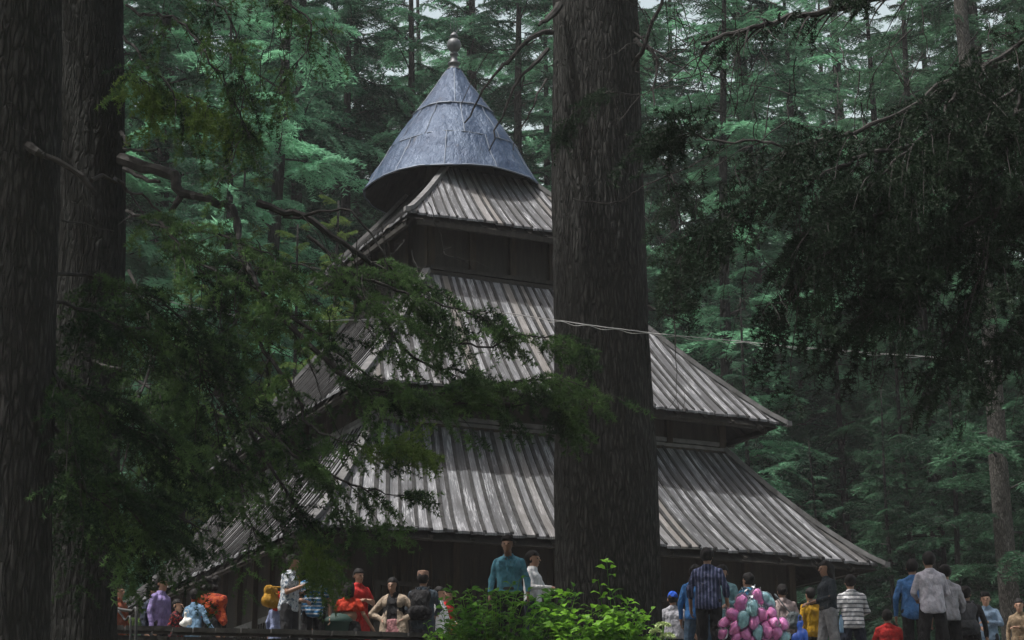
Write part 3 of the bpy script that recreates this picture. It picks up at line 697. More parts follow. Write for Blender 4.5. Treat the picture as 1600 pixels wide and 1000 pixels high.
lb.limb([(398, 312, 21.5), (425, 326, 21.5), (470, 338, 21.5), (520, 368, 21.5), (560, 402, 21.6), (600, 430, 21.8), (650, 470, 22), (700, 505, 22.2)], .052, .012, 1.4, .9, 'cedar_near', .45, .45, bare=.25, wig=.1)
lb.limb([(440, 345, 21.6), (490, 338, 21.4), (545, 332, 21.4), (585, 370, 21.5), (610, 420, 21.6), (680, 450, 21.8), (735, 490, 22)], .018, .005, .8, .5, 'cedar_near', .4, .5, bare=.7, wig=.1)
# big drooping limbs carrying the green mass
LM = [
 ([(362, 325, 22.8), (372, 400, 22.5), (368, 470, 22), (340, 530, 21.5), (280, 590, 21), (220, 650, 20.6)], .035, .008, 1.3, 1.0, .2),
 ([(365, 330, 22.8), (390, 420, 22), (450, 500, 21.5), (530, 560, 21.2), (600, 600, 21)], .035, .008, 1.5, 1.1, .2),
 ([(200, 330, 23), (260, 360, 22.5), (340, 370, 22), (430, 400, 21.6), (500, 430, 21.4)], .02, .006, 1.8, .95, .05),
 ([(240, 340, 22), (300, 400, 21.6), (360, 430, 21.4), (440, 470, 21.3)], .02, .006, 1.6, 1.0, .1),
 ([(480, 370, 21.5), (560, 430, 21.4), (640, 470, 21.4), (720, 490, 21.5), (800, 530, 21.7)], .022, .005, 1.8, .85, .05),
 ([(520, 410, 21.4), (600, 470, 21.2), (680, 520, 21.2), (760, 545, 21.3), (830, 530, 21.4), (930, 538, 21.6)], .02, .005, 1.5, .65, .05),
 ([(540, 440, 21.4), (600, 500, 21.3), (650, 560, 21.3), (720, 590, 21.4)], .024, .006, 1.3, .7, .3),
 ([(420, 470, 21.5), (520, 580, 21), (600, 620, 21), (700, 622, 21), (800, 610, 21), (880, 605, 21), (960, 625, 21)], .03, .005, 2.5, .72, .03),
 ([(560, 610, 21.2), (660, 640, 21.1), (760, 645, 21), (850, 635, 21), (905, 655, 21)], .018, .005, 2.2, .6, .03),
 ([(380, 500, 21.8), (450, 600, 21.3), (480, 660, 21), (560, 700, 20.8), (655, 705, 20.6)], .024, .004, .9, .6, .2),
 ([(360, 560, 21.6), (430, 680, 21), (520, 745, 20.8), (600, 770, 20.6), (670, 775, 20.5)], .022, .004, 1.2, .6, .2),
 ([(330, 560, 21.6), (400, 680, 21.2), (450, 780, 21), (490, 850, 20.9), (480, 900, 20.9)], .022, .005, 1.7, .8, .1),
 ([(340, 600, 21.6), (360, 700, 21.2), (380, 780, 21), (400, 840, 20.8)], .02, .006, 1.2, .9, .3),
 ([(300, 560, 21.6), (260, 660, 21), (240, 760, 20.6), (230, 830, 20.4)], .02, .006, 1.4, .95, .15),
 ([(480, 700, 21.2), (520, 790, 21), (560, 830, 20.9), (600, 820, 20.8)], .014, .004, 1.6, .55, .1),
 ([(200, 420, 22), (230, 520, 21.4), (220, 620, 21), (190, 720, 20.6), (200, 800, 20.5)], .02, .006, 1.4, .9, .1),
 ([(372, 380, 22.3), (420, 500, 22), (420, 620, 21.8), (440, 720, 21.8)], .02, .005, 1.0, .7, .5),
 ([(250, 560, 21.6), (330, 640, 21.3), (420, 690, 21), (500, 720, 20.8)], .02, .005, 1.4, .8, .1),
 ([(150, 560, 22), (250, 620, 21.6), (340, 730, 21.2), (420, 800, 21)], .02, .005, 1.4, .8, .1)]
for pts, r0, r1, d, sl, br in LM: lb.limb(pts, r0 * 1.15, r1, d * .74, sl, 'cedar_near', .4, .1, bare=br, wig=.08)
lb.limb([(520, 690, 20.7), (580, 700, 20.6), (630, 696, 20.6), (668, 708, 20.6)], .008, .004, 2.6, .28, 'cedar_lime', .3, .1, sc=.9)
lb.limb([(440, 820, 20.6), (470, 850, 20.6), (500, 880, 20.6)], .008, .004, 3, .5, 'cedar_lime', .4, .1, sc=.9)
for pts in (((195, 10, 23.6), (250, 30, 23), (310, 70, 22.6), (350, 130, 22.4), (375, 200, 22.3), (335, 295, 22.2)), ((200, -30, 23.6), (330, 0, 22.6), (380, 90, 22.3), (372, 210, 22.2)), ((300, -40, 23), (420, 0, 22.5), (465, 60, 22.3), (430, 150, 22.2)), ((195, 60, 23.6), (240, 110, 23), (280, 160, 22.8), (300, 200, 22.6))):
    lb.limb(list(pts), .022, .006, .9, .7, 'cedar_near', .8, .1, bare=.35, wig=.12)
lb.limb([(200, 100, 23.6), (240, 140, 23.2), (270, 150, 23)], .01, .004, 3, .5, 'cedar_lime', .8, .1, sc=1.1); lb.limb([(290, 150, 22.8), (330, 165, 22.6), (365, 180, 22.5)], .01, .004, 2.5, .5, 'cedar_lime', .9, .1, sc=1.1)
lb.twigs(W(480, 450, 21.5), 42, .9, .007, (.3, 0, -.8), .6, (1.6, .5, .9)); lb.twigs(W(360, 620, 21.3), 40, .9, .007, (0, 0, -1), .4, (1.5, .5, 1.3)); lb.twigs(W(430, 60, 22), 12, .8, .006, (0, 0, -1), .3, (.8, .4, .4))
lb.build(TB_)
overcrown(TB_, PB, 15.2, 30, 36, 5.0, 2)
# centre trunk
PC = ontrunk([(928, 0), (932, 250), (940, 500), (946, 750), (950, 1000)], 27, (2.6, 34)); TCn = empty('cedar_tree', tuple(PC[0]), label='thick centre cedar trunk standing in front of the temple roofs', cat='tree')
trunkmesh('trunk', PC, [.80, .735, .72, .69, .66, .645, .3], M['bark'], TCn, 380, 620, .022, .25, seed=3)
lc = Limbs(33)
for pts, r0, r1 in (([(862, 52, 26.4), (835, 62, 26), (800, 88, 25.8), (775, 105, 25.6), (752, 140, 25.5), (726, 192, 25.4)], .045, .010), ([(858, 78, 26.4), (830, 108, 26), (800, 140, 25.8), (782, 185, 25.7), (764, 236, 25.6)], .035, .008), ([(852, 118, 26.4), (836, 165, 26), (815, 205, 25.9), (802, 235, 25.8)], .018, .006), ([(838, 62, 26), (812, 74, 25.8), (760, 84, 25.8), (722, 160, 25.6)], .010, .005), ([(820, 120, 26), (806, 150, 25.9), (790, 170, 25.8)], .012, .005),
     ([(875, 8, 26.4), (856, 30, 26.2), (842, 40, 26)], .07, .02), ([(1012, 478, 26.3), (1040, 490, 26), (1080, 506, 25.8)], .022, .008), ([(893, 312, 26), (925, 316, 25.8), (960, 318, 25.7), (985, 302, 25.6), (1012, 286, 25.5), (1060, 268, 25.4), (1122, 236, 25.2)], .012, .008), ([(990, 50, 26.3), (1025, 80, 26), (1055, 100, 25.8), (1080, 118, 25.6)], .02, .008), ([(995, 60, 26.3), (1022, 85, 26), (1028, 120, 25.9), (1022, 165, 25.8)], .03, .010), ([(990, 100, 26.3), (1010, 70, 26), (1030, 20, 25.9), (1042, -20, 25.8)], .04, .02)):
    lc.limb([(p[0], p[1], p[2]) for p in pts], r0, r1, side=0, wig=.07)
lc.limb([(1015, 230, 26), (1055, 290, 25.6), (1060, 370, 25.5), (1050, 440, 25.5), (1070, 480, 25.5)], .014, .005, 2.2, .6, 'cedar_dark_shade', .5)
lc.limb([(1000, 150, 26.2), (940, 150, 25.9), (900, 175, 25.8), (880, 200, 25.8)], .012, .005, 1.3, .5, 'cedar_dark_shade', .5)
lc.twigs(W(1090, 60, 25.6), 36, 1.1, .009, (.2, 0, -.8), .6, (1.1, .5, .7)); lc.twigs(W(1030, 350, 25.6), 8, 1.0, .006, (.2, 0, -.9), .3, (.3, .3, .8))
lc.build(TCn)
overcrown(TCn, PC, 17.5, 34, 34, 5.6, 3)
# dark tree just outside the right edge, reaching over the picture
PE = [W(1790, 1000, 20) * [1, 1, 0] + [0, 0, 2.2], W(1780, 600, 20), W(1760, 300, 20), W(1745, 0, 20), W(1730, -700, 20)]; TE = empty('cedar_tree', tuple(PE[0]), label='dark cedar whose black-green boughs hang across the upper right', cat='tree')
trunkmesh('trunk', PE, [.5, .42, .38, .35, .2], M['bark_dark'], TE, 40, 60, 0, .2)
le = Limbs(34)
le.limb([(1745, -70, 20), (1550, -30, 19), (1365, 0, 18.5), (1240, 24, 18.2), (1170, 45, 18), (1096, 68, 17.9)], .055, .018, .8, .6, 'cedar_dark_shade', .5, .3, bare=.7)
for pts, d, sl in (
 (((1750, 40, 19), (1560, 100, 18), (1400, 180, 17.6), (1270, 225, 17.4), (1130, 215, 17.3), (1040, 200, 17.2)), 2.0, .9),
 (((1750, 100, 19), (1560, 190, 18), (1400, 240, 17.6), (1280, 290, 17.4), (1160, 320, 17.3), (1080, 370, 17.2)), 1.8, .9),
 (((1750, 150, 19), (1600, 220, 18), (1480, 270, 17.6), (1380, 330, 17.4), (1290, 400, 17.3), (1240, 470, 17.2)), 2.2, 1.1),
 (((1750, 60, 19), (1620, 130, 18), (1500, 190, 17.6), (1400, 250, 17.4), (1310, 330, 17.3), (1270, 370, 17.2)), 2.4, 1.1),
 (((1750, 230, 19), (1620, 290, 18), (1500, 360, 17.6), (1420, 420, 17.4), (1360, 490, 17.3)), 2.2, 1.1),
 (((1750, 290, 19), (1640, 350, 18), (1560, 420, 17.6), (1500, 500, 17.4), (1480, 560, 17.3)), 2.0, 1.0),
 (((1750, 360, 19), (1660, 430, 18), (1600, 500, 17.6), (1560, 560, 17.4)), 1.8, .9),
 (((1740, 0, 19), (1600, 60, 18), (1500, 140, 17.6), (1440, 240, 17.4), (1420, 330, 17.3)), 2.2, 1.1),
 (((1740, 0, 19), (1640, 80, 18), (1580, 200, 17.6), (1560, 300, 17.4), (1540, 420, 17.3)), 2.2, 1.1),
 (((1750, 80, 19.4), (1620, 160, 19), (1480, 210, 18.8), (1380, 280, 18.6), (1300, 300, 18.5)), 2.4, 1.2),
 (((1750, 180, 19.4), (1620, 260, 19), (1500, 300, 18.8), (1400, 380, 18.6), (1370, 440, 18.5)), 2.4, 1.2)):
    le.limb(list(pts), .032, .006, d * .62, sl, 'cedar_dark_shade', .55, .12, wig=.08)
le.twigs(W(1300, 120, 18), 46, 1.0, .007, (-.3, 0, -.8), .55, (1.7, .5, .7)); le.twigs(W(1180, 380, 17.6), 26, 1.0, .005, (-.1, 0, -1), .3, (.9, .5, .8)); le.twigs(W(1480, 500, 17.6), 26, .9, .005, (-.1, 0, -1), .35, (.8, .4, .6))
le.build(TE)
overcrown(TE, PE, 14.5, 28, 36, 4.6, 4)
# slim grey trunk at right
PG = ontrunk([(1500, 0), (1518, 200), (1538, 420), (1552, 590), (1562, 750), (1576, 920)], 45, (FLOOR - .4, 27)); TG = empty('cedar_tree', tuple(PG[0]), label='slim leaning cedar with a pale grey lower trunk at the right edge', cat='tree')
trunkmesh('trunk', PG, [.26, .24, .22, .20, .18, .17, .16, .06], M['bark_grey'], TG, 40, 120, .006, .2)
overcrown(TG, PG, 7.6, 27, 44, 3.0, 6, 'cedar_shade')
# small dark cone-shaped shrub behind the red-shirted person
x, y, z = W(1424, 930, 37); t = empty('conifer_shrub', (x, y, FLOOR), label='small dark conifer shrub behind the seated person in red', cat='shrub')
rg = np.random.default_rng(9); n = 5200; h = rg.random(n); a = rg.uniform(0, 6.28, n); r = .52 * (1 - h) ** .6 * rg.uniform(.4, 1, n) ** .5 * (1 + .2 * np.sin(a * 5 + h * 9)); P = np.stack([r * np.cos(a), r * np.sin(a), .15 + h * 1.75], 1)
soup('foliage', blades(P, np.stack([np.cos(a), np.sin(a), h * 0 + .6], 1) + rg.normal(0, .4, (n, 3)), .11, .016, rg), M['cedar'], t); trunkmesh('stem', [(0, 0, 0), (0, 0, .8), (0, 0, 1.7)], [.06, .04, .01], M['twig'], t, 8, 8, world=False)

# --- bright leafy plants at the terrace edge
def leaf_tpl(jag, rg):
    "one broad leaf along +X, folded on its midrib, with a toothed edge"
    n = 7; t = np.linspace(0, 1, n); wdt = np.sin(np.pi * t ** .8) * .36 * (1 + jag * np.where(np.arange(n) % 2, .35, -.1)); wdt[0] = .02; wdt[-1] = 0
    z = .16 * np.sin(np.pi * t) - .22 * t ** 2
    mid = np.stack([t, 0 * t, z - .05 * (wdt > .05)], 1); l = np.stack([t - .05 * jag, wdt, z + .05], 1); r = np.stack([t - .05 * jag, -wdt, z + .05], 1)
    V = np.concatenate([mid, l, r]); T = []
    for i in range(n - 1):
        for o in (n, 2 * n):
            T += [[i, i + 1, i + 1 + o], [i, i + 1 + o, i + o]] if o == n else [[i, i + 1 + o, i + 1], [i, i + o, i + 1 + o]]
    return V[np.array(T)].reshape(-1, 3)
def plant(name, label, base, stems, mat, size, seed, jag=0., leaves=16, stemr=.008, cat='plant', pairs=True):
    rg = np.random.default_rng(seed); e = empty(name, tuple(base), label=label, cat=cat); st = MB(); out = []; tp = leaf_tpl(jag, rg)
    for (tip, k) in stems:
        tip = np.asarray(tip); b0 = np.asarray(base) + rg.normal(0, .12, 3) * [1, 1, 0]; mid = (b0 + tip) / 2 + rg.normal(0, .08, 3); S = spline([b0, mid, tip], 20); st.tube(S, np.linspace(stemr, stemr * .4, 20), 5)
        nl = int(leaves * k); u = 1 - rg.random(nl) ** 1.3 * .75; az = np.arange(nl) * 2.4 + rg.uniform(0, 6); u = np.sort(u); o = np.stack([np.interp(u, np.linspace(0, 1, 20), S[:, q]) for q in range(3)], 1)
        D = np.stack([np.cos(az), np.sin(az), rg.normal(.25, .3, nl)], 1); pet = rg.uniform(.02, .12, nl)[:, None] * size * 6; o2 = o + D * pet * .5
        for a_, b_ in zip(o, o2): st.tube([a_, b_], .003, 3, False)
        out.append(place(tp, rot_to(D, rg, .35), o2, size * rg.uniform(.55, 1.2, nl) * (1.1 - .35 * u)))
    st.build('stem', M['leaf2'], e, world=True); soup('leaves', np.concatenate(out), mat, e, world=True)
rg = np.random.default_rng(77); Yb = 24.4
tips = [(W(rg.uniform(690, 900), rg.uniform(918, 1010), Yb + rg.uniform(-.4, .4)), rg.uniform(.7, 1.3)) for _ in range(80)] + [(W(x, y, Yb), 1.1) for x, y in ((800, 912), (775, 925), (720, 935), (745, 948), (830, 930), (700, 965), (812, 905))]
plant('leafy_bush', 'dense small-leaved green bush below the man in the blue shirt', W(770, 1120, Yb), tips, M['leaf2'], .125, 1, 0, 26)
tips = [(W(rg.uniform(850, 1010), rg.uniform(945, 1030), 23.9 + rg.uniform(-.4, .4)), rg.uniform(.6, 1.2)) for _ in range(44)] + [(W(x, y, 23.9), 1.1) for x, y in ((948, 878), (935, 905), (955, 920), (880, 925), (985, 935), (1015, 958), (925, 945), (965, 950), (870, 965), (1000, 975))]
plant('leafy_plant', 'bright lime-green plant with large toothed leaves before the centre trunk', W(940, 1120, 23.9), tips, M['leaf'], .16, 2, .9, 18)
tips = [(W(rg.uniform(650, 740), rg.uniform(965, 1030), 24.8 + rg.uniform(-.3, .3)), rg.uniform(.6, 1.1)) for _ in range(34)]
plant('leafy_bush', 'low sparse green bush at the foot of the man in the white shirt', W(700, 1120, 24.8), tips, M['leaf2'], .10, 3, .3, 20)
tips = [(W(rg.uniform(840, 1035), rg.uniform(955, 1020), 24.3 + rg.uniform(-.3, .3)), rg.uniform(.6, 1.1)) for _ in range(46)]
plant('leafy_bush', 'low dark-green small-leaved bush around the foot of the lime-green plant', W(945, 1120, 24.3), tips, M['leaf2'], .11, 5, .2, 24)
# pale flower heads
x0 = W(1038, 984, 23.6); e = empty('flower_head', (x0[0], x0[1], x0[2] - .9), label='pale green-white flower heads on stalks below the boy in the blue cap', cat='flower')
m = MB(); out = []; rg = np.random.default_rng(6); FM = newmat('pale_petal', (.42, .50, .25), .7)
for (px, py, r) in ((1036, 979, .085), (1043, 996, .085), (1024, 988, .06), (1050, 1008, .07)):
    c = W(px, py, 23.6); m.tube([c, c + [0, .05, -.4], c + [0, 0, -.9]], .008, 5); q = rg.normal(0, 1, (260, 3)); q /= np.linalg.norm(q, axis=1)[:, None]; q[:, 2] = np.abs(q[:, 2]) * .55
    out.append(blades(c + q * r, q + rg.normal(0, .5, q.shape), .028, .011, rg))
m.build('stalk', M['leaf2'], e, world=True); soup('petals', np.concatenate(out), FM, e, world=True)

# ------------------------------------------------------------------ people: bodies grown as one smooth surface from a distance field
def surface_nets(F, o, h):
    nx, ny, nz = F.shape; s = F < 0
    c = [s[i:nx - 1 + i, j:ny - 1 + j, k:nz - 1 + k] for i in (0, 1) for j in (0, 1) for k in (0, 1)]
    cnt = sum(q.astype(np.int8) for q in c); act = (cnt > 0) & (cnt < 8); I = np.argwhere(act)
    if not len(I): return np.zeros((0, 3)), np.zeros((0, 4), int)
    idx = -np.ones(act.shape, np.int64); idx[tuple(I.T)] = np.arange(len(I)); A = np.zeros((len(I), 3)); n = np.zeros(len(I))
    cor = [(i, j, k) for i in (0, 1) for j in (0, 1) for k in (0, 1)]
    for a in range(8):
        for ax in range(3):
            if cor[a][ax]: continue
            b = list(cor[a]); b[ax] = 1; fa = F[tuple((I + cor[a]).T)]; fb = F[tuple((I + b).T)]; m = (fa < 0) != (fb < 0)
            t = np.where(m, fa / np.where(m, fa - fb, 1), 0); p = np.array(cor[a], float)[None].repeat(len(I), 0); p[:, ax] += t
            A[m] += p[m]; n[m] += 1
    V = (I + A / n[:, None]) * h + o; Q = []
    for ax in range(3):
        u, v = (ax + 1) % 3, (ax + 2) % 3; sl0 = [slice(1, -1)] * 3; sl0[ax] = slice(0, -1); sl1 = list(sl0); sl1[ax] = slice(1, None)
        a = s[tuple(sl0)]; b = s[tuple(sl1)]; E = np.argwhere(a != b) + [0 if q == ax else 1 for q in range(3)]
        if not len(E): continue
        ins = s[tuple(E.T)]
        def g(du, dv): q = E.copy(); q[:, u] -= du; q[:, v] -= dv; return idx[tuple(q.T)]
        q = np.stack([g(0, 0), g(1, 0), g(1, 1), g(0, 1)], 1); q[~ins] = q[~ins][:, ::-1]; Q.append(q)
    Q = np.concatenate(Q); return V, Q[(Q >= 0).all(1)]
def field(prims, h, pad=.04, noise_=0., seed=0, cut=None):
    """prims: (a, b, ra, rb, smooth k, flatten in depth). returns a meshed smooth union"""
    lo = np.min([np.minimum(p[0], p[1]) - max(p[2], p[3]) for p in prims], 0) - pad; hi = np.max([np.maximum(p[0], p[1]) + max(p[2], p[3]) for p in prims], 0) + pad
    n = np.ceil((hi - lo) / h).astype(int) + 1; F = np.full(n, .08, np.float32); ax = [lo[i] + h * np.arange(n[i]) for i in range(3)]
    for a, b, ra, rb, k, fl in prims:
        a = np.asarray(a, float); b = np.asarray(b, float); R = max(ra, rb) + .09
        i0 = np.maximum(0, ((np.minimum(a, b) - R - lo) / h).astype(int)); i1 = np.minimum(n, ((np.maximum(a, b) + R - lo) / h).astype(int) + 2)
        sl = tuple(slice(i0[i], i1[i]) for i in range(3)); X, Y, Z = np.meshgrid(*[ax[i][sl[i]] for i in range(3)], indexing='ij', sparse=True)
        fx, fy = fl if isinstance(fl, tuple) else (1., fl)
        d = (b - a) * [1 / fx, 1 / fy, 1]; L2 = d @ d + 1e-9; px = (X - a[0]) / fx; py = (Y - a[1]) / fy; pz = Z - a[2]
        t = np.clip((px * d[0] + py * d[1] + pz * d[2]) / L2, 0, 1); D = (np.sqrt((px - t * d[0]) ** 2 + (py - t * d[1]) ** 2 + (pz - t * d[2]) ** 2) - (ra + (rb - ra) * t)) * min(1, fx, fy) ** .5
        f = F[sl]; q = np.clip(.5 + .5 * (f - D) / k, 0, 1); F[sl] = f * (1 - q) + D * q - k * q * (1 - q)
    if noise_ or cut is not None:
        X, Y, Z = np.meshgrid(*ax, indexing='ij')
        if noise_:
            r = np.random.default_rng(seed); W_ = 0
            for i in range(5): 
                v = r.normal(0, 1, 3) * [38, 38, 17]; W_ = W_ + np.sin(X * v[0] + Y * v[1] + Z * v[2] + r.uniform(0, 6) + 1.5 * np.sin(Z * 9 + i))
            F = F + noise_ * .45 * W_
        if cut is not None: F = np.maximum(F, cut(X, Y, Z))
    F[0] = F[-1] = .05; F[:, 0] = F[:, -1] = .05; F[:, :, 0] = F[:, :, -1] = .05
    return surface_nets(F, lo, h)
SKIN = newmat('skin', (.21, .115, .075), .55, 0, .35); SKINL = newmat('skin_light', (.32, .18, .12), .5, 0, .35); HAIR = newmat('black_hair', (.009, .008, .008), .7, 0, .12)
SHOE = newmat('dark_shoe', (.03, .028, .026), .6); EYE = newmat('dark_eye', (.01, .008, .008), .3)
ARMS = {  # elbow and wrist, for the right-hand side (x>0); front is -y
 'down': ((.27, .03, 1.13), (.27, -.05, .88)), 'downback': ((.25, .08, 1.13), (.22, .02, .90)), 'hips': ((.43, .05, 1.14), (.20, -.05, 1.02)), 'phone': ((.25, -.06, 1.13), (.16, -.32, 1.22)), 'forward': ((.26, -.08, 1.15), (.22, -.38, 1.12)),
 'fold': ((.27, -.08, 1.15), (.0, -.22, 1.17)), 'up': ((.31, -.12, 1.28), (.15, -.20, 1.50)), 'wide': ((.275, .02, 1.12), (.285, -.08, .90)), 'hold': ((.27, -.03, 1.14), (.16, -.25, 1.08)), 'chin': ((.24, -.20, 1.20), (.06, -.20, 1.44)), 'out': ((.30, .02, 1.14), (.42, -.10, .92))}
def person(label, px, py, h=1.70, face=0., shirt=None, pants=None, arms=('down', 'down'), sleeve='long', hair='short', skin=None, lean=0., head=(0, 0), hem=.86, top='shirt', skirt=None, skirtcol=None, hat=None, hatcol=None, wide=1., seat=False, tw=(0, 0), Y=None, vest=None, shawl=None, collar=True):
    seed = abs(hash_(label)); wide = 1 + (wide - 1) * .45; el = (500 - py) / F; c_, s_ = math.cos(PITCH), math.sin(PITCH); tan = (s_ + el * c_) / (c_ - el * s_)
    S = h / 1.70; hz_ = (1.27 if seat else 1.70) * S
    if Y is None: Y = (FLOOR + hz_ - CAMZ) / tan
    p0 = W(px, py, Y); name = 'person'; e = empty(name, (p0[0], p0[1], p0[2] - hz_ * math.cos(lean * .5)), math.radians(face), label=label, cat='person', group='visitors on the terrace'); zoff = 0
    skin = skin or SKIN; HX = head[0]; parts = []
    dz = -.43 if seat else 0
    def ln(p):   # lean forward about the hips
        p = np.array(p, float); 
        if p[2] > .95: 
            a = lean; q = p[2] - .95; y = p[1]; p[1] = y * math.cos(a) - q * math.sin(a); p[2] = .95 + q * math.cos(a) + y * math.sin(a) * -1
        p[0] *= wide if p[2] < 1.45 else 1; p[2] += dz; return p * S
    sh = {}; leg = []
    for sg, am in ((1, arms[0]), (-1, arms[1])):
        E_, Wr = ARMS[am]; sh[sg] = (ln((sg * .168, .01, 1.365)), ln((sg * (E_[0] - .025), E_[1], E_[2])), ln((sg * (Wr[0] - .02 * (Wr[0] > .1)), Wr[1], Wr[2])))
        if seat: hip = ln((sg * .09, 0, .93)); kn = ln((sg * .14, -.42, .93)); an = ln((sg * .14, -.40, .50)); an[2] = .08 * S; toe = an + np.array([0, -.17, -.04]) * S
        else: st = sg * (.10 + .02 * ((seed >> 3) % 3)); hip = ln((sg * .09, 0, .93)); kn = ln((st, -.02 + sg * tw[0], .50)); an = ln((st * 1.1, .02 + sg * tw[1], .09)); toe = an + np.array([sg * .03, -.16, -.045]) * S
        leg.append((hip, kn, an, toe))
    nk = ln((0, .0, 1.46)); hc = ln((0, -.015, 1.585)) + np.array([HX, -abs(HX) * .2 + head[1], 0]) * S; s = S
    tors = [(ln((-.075, 0, 1.30)), ln((.075, 0, 1.30)), .098 * s, .098 * s, .03, 1.), (ln((-.15, .01, 1.365)), ln((0, .01, 1.43)), .040 * s, .050 * s, .02, 1.), (ln((.15, .01, 1.365)), ln((0, .01, 1.43)), .040 * s, .050 * s, .02, 1.), (ln((-.055, 0, 1.13)), ln((.055, 0, 1.13)), .092 * s, .092 * s, .04, 1.), (ln((-.065, .01, .96)), ln((.065, .01, .96)), .098 * s, .098 * s, .03, 1.)]
    legs = []
    for hp, kn, an, toe in leg: legs += [(hp, kn, .085 * s, .055 * s, .03, 1.), (kn, an, .056 * s, .036 * s, .02, 1.), (an - [0, 0, .02], toe, .042 * s, .034 * s, .02, 1.)]
    armp = []
    for sg in (1, -1): a, b, c = sh[sg]; armp += [(a, b, .041 * s, .035 * s, .015, 1.), (b, c, .035 * s, .025 * s, .010, 1.)]
    hd = [(nk - [0, 0, .05], hc - [0, 0, .05], .054 * s, .050 * s, .03, 1.), (hc + [0, .012, .028], hc + [0, .012, .028], .092 * s, .092 * s, .02, (.84, .98)), (hc + [0, -.03, -.04], hc + [0, -.045, -.075], .058 * s, .036 * s, .03, .95),
          (hc + [0, -.085, .005], hc + [0, -.108, -.022], .010 * s, .014 * s, .012, 1.), (hc + [-.03, -.078, .022], hc + [.03, -.078, .022], .012, .012, .015, 1.), (hc + [-.018, -.086, -.052], hc + [.018, -.086, -.052], .009, .009, .01, 1.)]
    for sg in (-1, 1): hd.append((hc + [sg * .079, .012, .015], hc + [sg * .082, .02, -.02], .013, .010, .006, 1.))
    V, Q = field(tors + legs + armp + hd, .0135)
    # hands: palm, four bent fingers of different length and a thumb leaving the side of the palm
    Vs, Qs, n0 = [V], [Q], len(V)
    for sg in (1, -1):
        a, b, c = sh[sg]; d = (c - b) / np.linalg.norm(c - b); sd = np.cross(d, [0, 0, 1.]); sd = sd / np.linalg.norm(sd) if np.linalg.norm(sd) > .2 else np.array([0, -1., 0]); up = np.cross(sd, d)
        if abs(d[2]) > .7: sd = np.array([0, -1., 0]); up = np.cross(sd, d)     # arms hanging: thumb forward
        P_ = c + d * .015; hp = [(c - d * .03, P_, .026, .026, .02, 1.), (P_ - sd * .018, P_ + d * .065 - sd * .022, .019, .017, .015, 1.), (P_ + sd * .016, P_ + d * .068 + sd * .020, .019, .016, .015, 1.)]
        cu = -up * (1 if abs(d[2]) < .7 else sg) * .8
        for i, (o, l) in enumerate(((.027, .070), (.010, .080), (-.008, .074), (-.025, .058))):
            k0 = P_ + d * .070 + sd * o; k1 = k0 + (d + cu * .25) * l * .45; k2 = k1 + (d * .7 + cu * .75) * l * .33; k3 = k2 + (d * .35 + cu * .95) * l * .25
            hp += [(k0, k1, .0092, .0088, .004, 1.), (k1, k2, .0088, .0082, .003, 1.), (k2, k3, .0082, .0072, .003, 1.)]
        t0 = P_ + sd * .028 + d * .01; t1 = t0 + (sd * .7 + d * .7 + cu * .25) * .036; t2 = t1 + (sd * .2 + d * .95 + cu * .3) * .028; hp += [(t0, t1, .0125, .0105, .008, 1.), (t1, t2, .0105, .0085, .003, 1.)]
        v, q = field(hp, .0055, .012); Vs.append(v); Qs.append(q + n0); n0 += len(v)
    mesh('body', np.concatenate(Vs), np.concatenate(Qs), None, skin, e, smooth=True)
    # clothes
    zh = ln((0, 0, hem))[2]
    def infl(P_, r, k=.02): return [(a, b, ra + r, rb + r, max(kk, k), fl) for a, b, ra, rb, kk, fl in P_]
    if shirt is not None:
        tp = infl(tors, .013, .015) + [(ln((sx_ * .062, .0, 1.27)), ln((sx_ * .066, .005, max(hem, .93))), .108 * s, .112 * s, .03, .98) for sx_ in (-1, 1)]; fr = [] 
        if hem < .93: tp.append((ln((-.07, .01, .90)), ln((.07, .01, .90)), .112 * s, .112 * s, .03, 1.))
        if hem < .80: tp.append((ln((-.08, .01, .9)), ln((-.10, .01, hem)), .112 * s, .12 * s, .03, 1.)); tp.append((ln((.08, .01, .9)), ln((.10, .01, hem)), .112 * s, .12 * s, .03, 1.))
        for sg in (1, -1):
            a, b, c = sh[sg]
            if sleeve == 'none': continue
            if sleeve == 'long': tp += [(a, b, .054 * s, .044 * s, .02, 1.), (b, b + (c - b) * .93, .044 * s, .032 * s, .012, 1.)]
            elif sleeve == 'half': tp += [(a, b, .054 * s, .044 * s, .02, 1.), (b, b + (c - b) * .35, .056 * s, .048 * s, .02, 1.)]
            else: tp.append((a, a + (b - a) * .62, .060 * s, .056 * s, .02, 1.))
        tp.append((ln((0, .005, 1.43)), ln((0, .0, 1.455)), .066 * s, .062 * s, .03, 1.))
        up_ = nk[2] + .005
        v, q = field(tp, .0135, .05, .0045, seed % 97, (lambda X, Y, Z: np.maximum(zh - Z, np.where((np.abs(X) < .11) , Z - up_ - .02, -1.))))
        mesh(top, v, q, None, shirt, e, smooth=True)
        if collar: 
            v, q = lathe([(.058 * s, -.02), (.070 * s, -.015), (.066 * s, .022), (.057 * s, .025)], 16, nk + [0, 0, -.005]); mesh('collar', v, q, None, shirt, e, smooth=True)
